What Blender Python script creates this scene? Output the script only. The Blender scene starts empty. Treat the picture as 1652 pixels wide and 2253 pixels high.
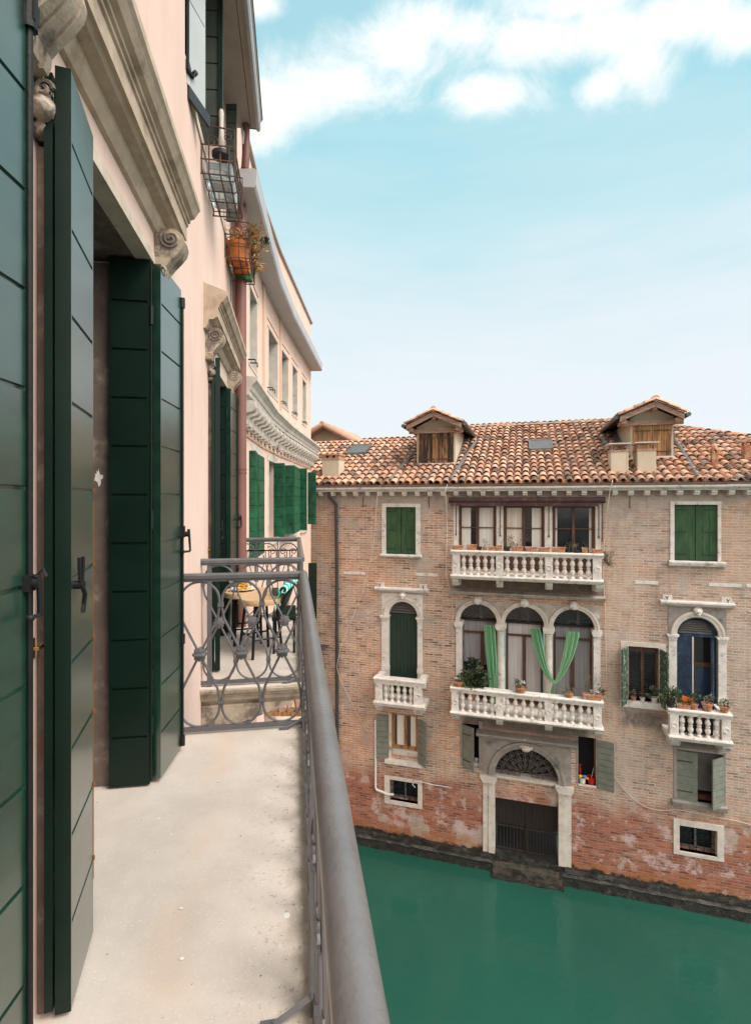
import bpy, bmesh, math, random
from mathutils import Vector, Matrix
R = math.radians
random.seed(7)
SC = bpy.context.scene
COL = SC.collection

# ------------------------------------------------------------------ camera
EYE = 9.6
cam_d = bpy.data.cameras.new("camera")
cam = bpy.data.objects.new("camera", cam_d)
COL.objects.link(cam)
cam.location = (0, 0, EYE)
cam.rotation_euler = (R(90), 0, R(-9.08))
cam_d.sensor_fit = 'HORIZONTAL'
cam_d.sensor_width = 36
cam_d.lens = 1120 / 1652 * 36
cam_d.shift_y = -23.5 / 1652
cam_d.clip_start = 0.02
cam_d.clip_end = 2000
SC.camera = cam

# ------------------------------------------------------------------ sky, sun
SC.view_settings.view_transform = 'Standard'
SC.view_settings.look = 'None'
SC.view_settings.gamma = 1
SC.view_settings.exposure = 0.35
SUN_EL, SUN_AZ = 50, 128      # azimuth measured clockwise from +Y
SUNV = (math.sin(R(SUN_AZ)) * math.cos(R(SUN_EL)), math.cos(R(SUN_AZ)) * math.cos(R(SUN_EL)), math.sin(R(SUN_EL)))
SKYK, CLOUD = 8.2, 9.0
wd = bpy.data.worlds.new("World")
SC.world = wd
wd.use_nodes = True
NT = wd.node_tree


class NB:
    """small node-graph helper"""
    def __init__(s, nt):
        s.nt = nt

    def n(s, t, **kw):
        x = s.nt.nodes.new(t)
        for k, v in kw.items():
            setattr(x, k, v)
        return x

    def put(s, sock, v):
        if hasattr(v, 'links') or isinstance(v, bpy.types.NodeSocket):
            s.nt.links.new(v, sock)
        elif v is not None:
            try:
                sock.default_value = v
            except Exception:
                sock.default_value = (*v, 1)

    def math(s, op, a, b=None, c=None, clamp=False):
        x = s.n('ShaderNodeMath', operation=op, use_clamp=clamp)
        s.put(x.inputs[0], a)
        if b is not None: s.put(x.inputs[1], b)
        if c is not None: s.put(x.inputs[2], c)
        return x.outputs[0]

    def vmath(s, op, a, b=None):
        x = s.n('ShaderNodeVectorMath', operation=op)
        s.put(x.inputs[0], a)
        if b is not None: s.put(x.inputs[1], b)
        return x.outputs['Value'] if op in ('LENGTH', 'DOT_PRODUCT', 'DISTANCE') else x.outputs[0]

    def mix(s, f, a, b, blend='MIX'):
        x = s.n('ShaderNodeMix', data_type='RGBA', blend_type=blend)
        s.put(x.inputs[0], f); s.put(x.inputs[6], a); s.put(x.inputs[7], b)
        return x.outputs[2]

    def noise(s, vec, scale, detail=4, rough=.55, dist=0):
        x = s.n('ShaderNodeTexNoise')
        if vec is not None: s.put(x.inputs['Vector'], vec)
        s.put(x.inputs['Scale'], scale); s.put(x.inputs['Detail'], detail)
        s.put(x.inputs['Roughness'], rough); s.put(x.inputs['Distortion'], dist)
        return x.outputs['Fac']

    def step(s, v, lo, hi, a=0., b=1.):
        x = s.n('ShaderNodeMapRange', clamp=True)
        x.interpolation_type = 'SMOOTHSTEP'
        s.put(x.inputs[0], v)
        for i, q in enumerate((lo, hi, a, b)): x.inputs[i + 1].default_value = q
        return x.outputs[0]

    def combine(s, v):
        x = s.n('ShaderNodeCombineXYZ')
        for i in range(3): s.put(x.inputs[i], v)
        return x.outputs[0]

    def ramp(s, v, stops):
        x = s.n('ShaderNodeValToRGB')
        e = x.color_ramp.elements
        while len(e) < len(stops): e.new(.5)
        for q, (p, c) in zip(e, stops):
            q.position = p; q.color = (*c, 1)
        s.put(x.inputs[0], v)
        return x.outputs[0]

    def mapping(s, vec, scale=(1, 1, 1), loc=(0, 0, 0), rot=(0, 0, 0)):
        x = s.n('ShaderNodeMapping')
        s.put(x.inputs[0], vec)
        x.inputs['Scale'].default_value = scale
        x.inputs['Location'].default_value = loc
        x.inputs['Rotation'].default_value = rot
        return x.outputs[0]


w = NB(NT)
NT.nodes.clear()
out = w.n('ShaderNodeOutputWorld')
bg = w.n('ShaderNodeBackground')
bg.inputs[1].default_value = 0.1
NT.links.new(bg.outputs[0], out.inputs[0])
sky = w.n('ShaderNodeTexSky', sky_type='NISHITA')
sky.sun_disc = False
sky.sun_elevation = R(SUN_EL)
sky.sun_rotation = R(SUN_AZ)
sky.dust_density = 2.5
tc = w.n('ShaderNodeTexCoord')
dv = tc.outputs['Generated']
sep = w.n('ShaderNodeSeparateXYZ'); NT.links.new(dv, sep.inputs[0])
dz = sep.outputs[2]
veil = w.ramp(w.math('MULTIPLY_ADD', w.math('SUBTRACT', w.noise(w.mapping(dv, (1.5, 1.5, 9)), 2.0, 3), .5), .22, dz),
              [(0.0, (.88, .94, .97)), (.24, (.86, .935, .97)), (.36, (.77, .90, .945)), (.46, (.60, .85, .912)), (.54, (.53, .82, .89)), (.62, (.42, .775, .865)), (1., (.45, .62, .74))])
veil10 = w.vmath('MULTIPLY', veil, (SKYK, SKYK, SKYK))
base = w.mix(.10, veil10, sky.outputs[0])
# cumulus: soft clumps at fixed directions, broken up by noise
CL = [(630, 225, 150, 75), (760, 180, 200, 100), (880, 110, 200, 95), (1000, 70, 170, 80), (1075, 205, 140, 62), (1180, 80, 220, 85), (1330, 60, 200, 85), (1500, 40, 190, 75),
      (1640, 60, 110, 75), (1410, 140, 85, 95), (565, 5, 70, 36), (800, -130, 330, 80), (1350, -150, 420, 120), (555, 280, 110, 60), (1250, 10, 240, 70), (1330, 190, 60, 60)]
fs = None
th = R(9.08)
for px_, py_, rx_, rz_ in CL:
    cx_, cz_ = (px_ - 826) / 1120, (1103 - py_) / 1120
    d = Vector((cx_ * math.cos(th) + math.sin(th), -cx_ * math.sin(th) + math.cos(th), cz_))
    k_ = d.length; d.normalize()
    right = Vector((math.cos(th), -math.sin(th), 0))
    up = right.cross(d).normalized()
    if up.z < 0: up = -up
    off = w.vmath('SUBTRACT', dv, tuple(d))
    a = w.math('DIVIDE', w.vmath('DOT_PRODUCT', off, tuple(right)), rx_ / 1120 / k_)
    b = w.math('DIVIDE', w.vmath('DOT_PRODUCT', off, tuple(up)), rz_ / 1120 / k_ / 1.25)
    q = w.math('SUBTRACT', 1., w.math('SQRT', w.math('ADD', w.math('MULTIPLY', a, a), w.math('MULTIPLY', b, b))))
    fs = q if fs is None else w.math('SMOOTH_MAX', fs, q, .2)
nz = w.math('ADD', w.math('MULTIPLY', w.noise(w.mapping(dv, (1, 1, 1.3)), 5.5, 12, .66, .5), .75), w.math('MULTIPLY', w.noise(dv, 17, 8, .7, .3), .25))
cl = w.math('ADD', fs, w.math('MULTIPLY', w.math('SUBTRACT', nz, .5), 3.0))
cf = w.step(cl, -.15, 1.0)
# unseen cloud added behind the viewer, with a sun glow that lights the scene
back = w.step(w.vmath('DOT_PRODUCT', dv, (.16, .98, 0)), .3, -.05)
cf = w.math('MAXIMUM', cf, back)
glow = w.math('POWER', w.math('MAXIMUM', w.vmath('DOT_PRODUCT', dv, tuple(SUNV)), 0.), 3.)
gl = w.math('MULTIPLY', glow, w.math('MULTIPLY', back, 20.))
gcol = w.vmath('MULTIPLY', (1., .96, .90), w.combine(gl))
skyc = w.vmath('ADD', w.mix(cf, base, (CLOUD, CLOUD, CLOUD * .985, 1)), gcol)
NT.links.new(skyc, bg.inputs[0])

sun_d = bpy.data.lights.new("sun", 'SUN')
sun = bpy.data.objects.new("sun", sun_d)
COL.objects.link(sun)
sun_d.energy = 2.2
sun_d.angle = R(24)
sun_d.color = (1, .93, .84)
sv = Vector((math.sin(R(SUN_AZ)) * math.cos(R(SUN_EL)), math.cos(R(SUN_AZ)) * math.cos(R(SUN_EL)), math.sin(R(SUN_EL))))
sun.rotation_euler = sv.to_track_quat('Z', 'Y').to_euler()

# ------------------------------------------------------------------ materials


def newmat(name):
    m = bpy.data.materials.new(name)
    m.use_nodes = True
    nb = NB(m.node_tree)
    bs = m.node_tree.nodes['Principled BSDF']
    t = nb.n('ShaderNodeTexCoord')
    return m, nb, bs, t.outputs['Object']


def mat(name, c, rough=.65, var=.18, scale=6, c2=None, c2s=3, thr=(.52, .62), bump=.25, bs=40, bd=.01, spec=.4, metal=0, stretch=(1, 1, 1), c3=None, c3s=1.2, thr3=(.55, .7), coat=0):
    m, nb, b, v = newmat(name)
    vs = nb.mapping(v, stretch)
    n1 = nb.noise(vs, scale, 5, .6)
    col = nb.mix(nb.step(n1, .3, .7), tuple(x * (1 - var) for x in c) + (1,), tuple(min(1, x * (1 + var)) for x in c) + (1,))
    if c2:
        col = nb.mix(nb.step(nb.noise(nb.mapping(vs, loc=(3, 1, 7)), c2s, 7, .65), *thr), col, (*c2, 1))
    if c3:
        col = nb.mix(nb.step(nb.noise(nb.mapping(vs, loc=(9, 4, 2)), c3s, 6, .6), *thr3), col, (*c3, 1))
    nb.put(b.inputs['Base Color'], col)
    rr = nb.math('ADD', nb.math('MULTIPLY', nb.math('SUBTRACT', n1, .5), .18), rough, clamp=True)
    nb.put(b.inputs['Roughness'], rr)
    b.inputs['Specular IOR Level'].default_value = spec
    b.inputs['Metallic'].default_value = metal
    if coat:
        b.inputs['Coat Weight'].default_value = coat
        b.inputs['Coat Roughness'].default_value = .24
        b.inputs['Coat IOR'].default_value = 1.8
        b.inputs['IOR'].default_value = 1.6
    if bump:
        bm_ = nb.n('ShaderNodeBump')
        bm_.inputs['Strength'].default_value = bump
        bm_.inputs['Distance'].default_value = bd
        nb.put(bm_.inputs['Height'], nb.noise(vs, bs, 5, .6))
        nb.nt.links.new(bm_.outputs[0], b.inputs['Normal'])
    return m


def mat_brick():
    m, nb, b, v = newmat('old_brick')
    s = nb.n('ShaderNodeSeparateXYZ'); nb.put(s.inputs[0], v)
    x, z = s.outputs[0], s.outputs[2]
    wob = nb.math('MULTIPLY', nb.math('SUBTRACT', nb.noise(v, 2.2, 3), .5), .09)
    wob2 = nb.math('MULTIPLY', nb.math('SUBTRACT', nb.noise(v, 9, 3), .5), .03)
    cv = nb.n('ShaderNodeCombineXYZ')
    nb.put(cv.inputs[0], nb.math('ADD', x, wob)); nb.put(cv.inputs[1], nb.math('ADD', nb.math('ADD', z, wob2), nb.math('MULTIPLY', wob, .5)))
    br = nb.n('ShaderNodeTexBrick')
    nb.put(br.inputs['Vector'], cv.outputs[0])
    br.inputs['Scale'].default_value = 1
    br.inputs['Brick Width'].default_value = .25
    br.inputs['Row Height'].default_value = .066
    br.inputs['Mortar Size'].default_value = .011
    br.inputs['Mortar Smooth'].default_value = .3
    br.inputs['Bias'].default_value = 0
    br.inputs['Color1'].default_value = (0, 0, 0, 1)
    br.inputs['Color2'].default_value = (1, 1, 1, 1)
    br.inputs['Mortar'].default_value = (.5, .5, .5, 1)
    rnd = nb.n('ShaderNodeSeparateColor'); nb.put(rnd.inputs[0], br.outputs[0])
    mort = br.outputs['Fac']
    pal = nb.ramp(rnd.outputs[0], [(0, (.10, .065, .05)), (.1, (.19, .115, .085)), (.25, (.32, .195, .14)), (.55, (.44, .27, .19)), (.8, (.42, .32, .255)), (1, (.50, .235, .115))])
    # orange areas and greyed areas
    big = nb.noise(nb.mapping(v, loc=(4, 0, 2)), .55, 4, .6)
    pal = nb.mix(nb.step(big, .46, .62, 0, .62), pal, (.60, .275, .115, 1))
    pal = nb.mix(nb.step(nb.noise(nb.mapping(v, loc=(1, 0, 9)), .8, 5, .65), .5, .66, 0, .6), pal, (.42, .34, .275, 1))
    # redder zone near the water with salt bloom
    edge = nb.math('ADD', z, nb.math('MULTIPLY', nb.math('SUBTRACT', nb.noise(v, 1.1, 5, .6), .5), 1.4))
    low = nb.step(edge, 2.5, 1.7)
    redp = nb.ramp(rnd.outputs[0], [(0, (.13, .045, .035)), (.4, (.28, .075, .04)), (.8, (.36, .12, .07)), (1, (.42, .19, .11))])
    pal = nb.mix(nb.math('MULTIPLY', low, .88), pal, redp)
    mcol = nb.mix(nb.step(nb.noise(v, 3, 4), .4, .6), (.68, .535, .445, 1), (.55, .44, .37, 1))
    mcol = nb.mix(nb.math('MULTIPLY', low, .9), mcol, (.33, .165, .12, 1))
    # mortar smeared over the bricks in patches
    smear = nb.math('MULTIPLY', nb.step(nb.noise(nb.mapping(v, (1, 1, 1.6)), 3.2, 7, .72), .42, .64), .85)
    fm = nb.math('MAXIMUM', mort, nb.math('MULTIPLY', smear, nb.step(nb.noise(v, 26, 4, .7), .36, .6)))
    col = nb.mix(fm, pal, mcol)
    # plaster remnants
    pl = nb.math('ADD', nb.noise(nb.mapping(v, loc=(7, 0, 5)), .95, 8, .62), nb.step(z, 9.3, 9.62, 0, .22))
    col = nb.mix(nb.math('MULTIPLY', nb.step(pl, .565, .60), .85), col, nb.mix(nb.noise(v, 5, 5), (.52, .43, .36, 1), (.36, .31, .275, 1)))
    gy = nb.math('MULTIPLY', nb.step(x, 5.6, 7.2, 0, .38), nb.step(nb.noise(v, .9, 5, .6), .3, .6, .35, 1.))
    col = nb.mix(nb.math('MULTIPLY', gy, nb.math('SUBTRACT', 1., low)), col, (.47, .385, .33, 1))
    # darker weathered fields
    wf = nb.math('MULTIPLY', nb.step(nb.noise(nb.mapping(v, (1, 1, 1.5), loc=(5, 0, 8)), 1.3, 8, .68), .48, .66), nb.step(nb.noise(v, 14, 4, .7), .35, .65, .25, .85))
    col = nb.mix(nb.math('MULTIPLY', wf, .62), col, nb.mix(low, (.21, .145, .105, 1), (.15, .06, .042, 1)))
    # salt bloom low down, rust streak just over the tide line, wet algae
    salt = nb.math('MULTIPLY', low, nb.step(nb.noise(nb.mapping(v, (1, 1, 1.3), loc=(2, 0, 2)), 1.7, 9, .72), .52, .60, 0, .8))
    col = nb.mix(salt, col, (.56, .41, .385, 1))
    tl = nb.math('ADD', z, nb.math('MULTIPLY', nb.math('SUBTRACT', nb.noise(v, 4, 5, .65), .5), .5))
    col = nb.mix(nb.math('MULTIPLY', nb.step(tl, .80, .5, 0, .8), nb.step(nb.noise(v, 1.6, 5, .65), .4, .6, .25, 1.)), col, (.34, .135, .055, 1))
    col = nb.mix(nb.step(tl, .46, .36), col, (.025, .026, .02, 1))
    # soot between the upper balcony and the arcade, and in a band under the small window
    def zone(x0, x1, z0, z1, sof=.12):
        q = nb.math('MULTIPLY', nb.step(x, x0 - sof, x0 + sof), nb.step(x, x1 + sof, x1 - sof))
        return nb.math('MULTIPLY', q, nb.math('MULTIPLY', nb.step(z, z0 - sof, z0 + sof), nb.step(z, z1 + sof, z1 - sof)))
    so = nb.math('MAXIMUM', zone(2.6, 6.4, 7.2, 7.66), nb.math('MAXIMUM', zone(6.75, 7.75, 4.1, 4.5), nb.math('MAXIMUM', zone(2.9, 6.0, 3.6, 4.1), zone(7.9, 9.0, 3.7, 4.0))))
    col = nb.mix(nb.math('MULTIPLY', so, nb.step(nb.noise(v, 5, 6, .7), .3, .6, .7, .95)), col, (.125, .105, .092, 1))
    # pale wash-down stripe beside the right chimney
    pw = nb.math('MULTIPLY', zone(6.4, 7.15, 2.2, 9.4, .25), nb.step(nb.noise(nb.mapping(v, (2, 1, .6)), 3, 6, .7), .4, .62, 0, .7))
    col = nb.mix(pw, col, (.56, .45, .37, 1))
    # soot runs
    run = nb.math('MULTIPLY', nb.step(nb.noise(nb.mapping(v, (3.4, 3.4, .42)), 1.5, 6, .65), .52, .74), .42)
    col = nb.mix(run, col, (.2, .155, .125, 1))
    nb.put(b.inputs['Base Color'], col)
    b.inputs['Roughness'].default_value = .9
    b.inputs['Specular IOR Level'].default_value = .2
    bp = nb.n('ShaderNodeBump'); bp.inputs['Strength'].default_value = .8; bp.inputs['Distance'].default_value = .012
    nb.put(bp.inputs['Height'], nb.math('ADD', nb.math('MULTIPLY', fm, -.8), nb.noise(v, 30, 4, .7)))
    nb.nt.links.new(bp.outputs[0], b.inputs['Normal'])
    return m


def mat_tile():
    m, nb, b, v = newmat('terracotta_tile')
    g = nb.n('ShaderNodeNewGeometry')
    c = nb.ramp(g.outputs['Random Per Island'], [(0, (.10, .07, .055)), (.12, (.22, .135, .10)), (.28, (.46, .25, .165)), (.5, (.58, .325, .215)), (.7, (.62, .415, .305)), (.86, (.54, .235, .12)), (1, (.34, .265, .22))])
    d = nb.noise(v, 7, 6, .65)
    c = nb.mix(nb.step(d, .5, .72, 0, .5), c, (.17, .135, .11, 1))
    c = nb.mix(nb.step(nb.noise(v, 1.1, 5, .6), .5, .66, 0, .4), c, (.25, .195, .165, 1))
    nb.put(b.inputs['Base Color'], c)
    b.inputs['Roughness'].default_value = .88
    b.inputs['Specular IOR Level'].default_value = .2
    bp = nb.n('ShaderNodeBump'); bp.inputs['Strength'].default_value = .4; bp.inputs['Distance'].default_value = .01
    nb.put(bp.inputs['Height'], nb.noise(v, 25, 4)); nb.nt.links.new(bp.outputs[0], b.inputs['Normal'])
    return m


def mat_floor():
    m, nb, b, v = newmat('balcony_stone')
    n = nb.noise(v, 3, 6, .6)
    c = nb.mix(nb.step(n, .3, .7), (.50, .43, .375, 1), (.585, .51, .45, 1))
    sp = nb.noise(v, 190, 3, .7)
    c = nb.mix(nb.step(sp, .60, .7, 0, .55), c, (.33, .28, .23, 1))
    c = nb.mix(nb.step(nb.noise(v, 120, 2), .60, .7, 0, .45), c, (.68, .64, .59, 1))
    s = nb.n('ShaderNodeSeparateXYZ'); nb.put(s.inputs[0], v)
    edge = nb.math('ADD', s.outputs[0], nb.math('MULTIPLY', nb.math('SUBTRACT', nb.noise(v, 7, 6, .7), .5), .22))
    c = nb.mix(nb.step(edge, .70, .83, 0, .75), c, (.24, .20, .155, 1))
    gr = nb.math('MULTIPLY', nb.step(edge, .45, .8), nb.step(nb.noise(v, 38, 5, .75), .56, .66))
    c = nb.mix(nb.math('MULTIPLY', gr, .7), c, (.17, .14, .115, 1))
    dk = nb.noise(nb.mapping(v, (1, .6, 1), loc=(0, 3, 0)), 1.8, 6, .65)
    c = nb.mix(nb.step(dk, .5, .7, 0, .2), c, (.36, .31, .27, 1))
    # rusty run-off streak and a few paint drips
    st = nb.math('ABSOLUTE', nb.math('SUBTRACT', nb.math('ADD', s.outputs[0], nb.math('MULTIPLY', nb.math('SUBTRACT', nb.noise(v, 2.3, 4), .5), .3)), .34))
    c = nb.mix(nb.math('MULTIPLY', nb.step(st, .12, .0), nb.step(nb.noise(v, 2.1, 5), .42, .62, 0, .38)), c, (.60, .43, .32, 1))
    c = nb.mix(nb.step(nb.noise(nb.mapping(v, loc=(3, 9, 0)), 13, 3, .5), .715, .73, 0, .6), c, (.82, .80, .77, 1))
    c = nb.mix(nb.step(nb.noise(nb.mapping(v, loc=(5, 2, 0)), 42, 2, .5), .73, .76, 0, .9), c, (.12, .10, .08, 1))
    nb.put(b.inputs['Base Color'], c)
    b.inputs['Roughness'].default_value = .85
    b.inputs['Specular IOR Level'].default_value = .25
    bp = nb.n('ShaderNodeBump'); bp.inputs['Strength'].default_value = .35; bp.inputs['Distance'].default_value = .002
    nb.put(bp.inputs['Height'], nb.noise(v, 220, 4, .7)); nb.nt.links.new(bp.outputs[0], b.inputs['Normal'])
    return m


def mat_stucco(name, c, cd):
    m, nb, b, v = newmat(name)
    n = nb.noise(nb.mapping(v, (1, 1, .5)), 2.2, 6, .6)
    col = nb.mix(nb.step(n, .3, .7), (*c, 1), (*cd, 1))
    fine = nb.noise(nb.mapping(v, (1, 1, .35)), 70, 4, .65)
    col = nb.mix(nb.step(fine, .4, .7, 0, .18), col, tuple(x * .78 for x in c) + (1,))
    run = nb.noise(nb.mapping(v, (6, 6, .4)), 1.6, 6, .65)
    col = nb.mix(nb.step(run, .5, .8, 0, .3), col, tuple(x * .66 for x in c) + (1,))
    pt = nb.noise(nb.mapping(v, (1, 1, .8), loc=(3, 5, 1)), 1.1, 7, .7)
    col = nb.mix(nb.step(pt, .56, .62, 0, .16), col, (.70, .60, .53, 1))
    drip = nb.math('MULTIPLY', nb.step(nb.noise(nb.mapping(v, (14, 14, .35)), 1.2, 4, .6), .60, .74), nb.step(nb.noise(v, .8, 3), .42, .6, 0, .5))
    col = nb.mix(drip, col, tuple(x * .5 for x in cd) + (1,))
    nb.put(b.inputs['Base Color'], col)
    b.inputs['Roughness'].default_value = .9
    b.inputs['Specular IOR Level'].default_value = .15
    bp = nb.n('ShaderNodeBump'); bp.inputs['Strength'].default_value = .3; bp.inputs['Distance'].default_value = .004
    nb.put(bp.inputs['Height'], nb.math('ADD', fine, nb.noise(v, 9, 4))); nb.nt.links.new(bp.outputs[0], b.inputs['Normal'])
    return m


def mat_water():
    m, nb, b, v = newmat('canal_water')
    n = nb.noise(v, .35, 4, .5)
    c = nb.mix(n, (.011, .058, .044, 1), (.018, .084, .060, 1))
    nb.put(b.inputs['Base Color'], c)
    b.inputs['Roughness'].default_value = .08
    b.inputs['IOR'].default_value = 1.33
    b.inputs['Specular IOR Level'].default_value = .5
    bp = nb.n('ShaderNodeBump'); bp.inputs['Strength'].default_value = .16; bp.inputs['Distance'].default_value = .06
    nb.put(bp.inputs['Height'], nb.math('ADD', nb.noise(nb.mapping(v, (1, 1.7, 1), rot=(0, 0, .5)), 1.7, 4, .55, .8), nb.math('MULTIPLY', nb.noise(v, 8, 3), .35)))
    nb.nt.links.new(bp.outputs[0], b.inputs['Normal'])
    return m


def mat_curtain():
    m, nb, b, v = newmat('striped_curtain')
    t = nb.n('ShaderNodeTexCoord')
    s = nb.n('ShaderNodeSeparateXYZ'); nb.put(s.inputs[0], t.outputs['UV'])
    f = nb.math('SINE', nb.math('MULTIPLY', s.outputs[0], 44.))
    f2 = nb.math('SINE', nb.math('MULTIPLY', s.outputs[0], 19.))
    c = nb.mix(nb.step(f, -.3, .3), (.08, .34, .16, 1), (.60, .76, .55, 1))
    c = nb.mix(nb.step(f2, .1, .6, 0, .6), c, (.09, .33, .17, 1))
    nb.put(b.inputs['Base Color'], c)
    b.inputs['Roughness'].default_value = .85
    return m


def mat_towel():
    m, nb, b, v = newmat('teal_towel')
    t = nb.n('ShaderNodeTexCoord')
    s = nb.n('ShaderNodeSeparateXYZ'); nb.put(s.inputs[0], t.outputs['UV'])
    f = nb.math('SINE', nb.math('ADD', nb.math('MULTIPLY', s.outputs[1], 42.), nb.math('MULTIPLY', nb.math('SINE', nb.math('MULTIPLY', s.outputs[0], 26)), 1.0)))
    c = nb.mix(nb.step(f, .2, .5), (.005, .45, .34, 1), (.72, .84, .79, 1))
    nb.put(b.inputs['Base Color'], c)
    b.inputs['Roughness'].default_value = .9
    return m


def mat_glass_pane(name, c, rough=.08):
    m, nb, b, v = newmat(name)
    nb.put(b.inputs['Base Color'], nb.mix(nb.noise(v, 2.5, 3), tuple(x * .6 for x in c) + (1,), tuple(x * 1.3 for x in c) + (1,)))
    b.inputs['Roughness'].default_value = rough
    b.inputs['Specular IOR Level'].default_value = .55
    bp = nb.n('ShaderNodeBump'); bp.inputs['Strength'].default_value = .06; bp.inputs['Distance'].default_value = .02
    nb.put(bp.inputs['Height'], nb.noise(v, 3, 2)); nb.nt.links.new(bp.outputs[0], b.inputs['Normal'])
    return m


def mat_lace(name, c, c2, sx=30):
    m, nb, b, v = newmat(name)
    n = nb.noise(nb.mapping(v, (sx, 3, .7)), 1., 3)
    nb.put(b.inputs['Base Color'], nb.mix(nb.step(n, .35, .65), (*c, 1), (*c2, 1)))
    b.inputs['Roughness'].default_value = .8
    b.inputs['Coat Weight'].default_value = .5
    b.inputs['Coat Roughness'].default_value = .06
    return m


def mat_leaf(name, c, c2):
    m, nb, b, v = newmat(name)
    g = nb.n('ShaderNodeNewGeometry')
    nb.put(b.inputs['Base Color'], nb.mix(g.outputs['Random Per Island'], (*c, 1), (*c2, 1)))
    b.inputs['Roughness'].default_value = .55
    b.inputs['Specular IOR Level'].default_value = .35
    return m


def mat_clear(name, tint):
    m, nb, b, v = newmat(name)
    b.inputs['Base Color'].default_value = (*tint, 1)
    b.inputs['Transmission Weight'].default_value = .85
    b.inputs['Roughness'].default_value = .12
    b.inputs['IOR'].default_value = 1.3
    return m


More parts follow.
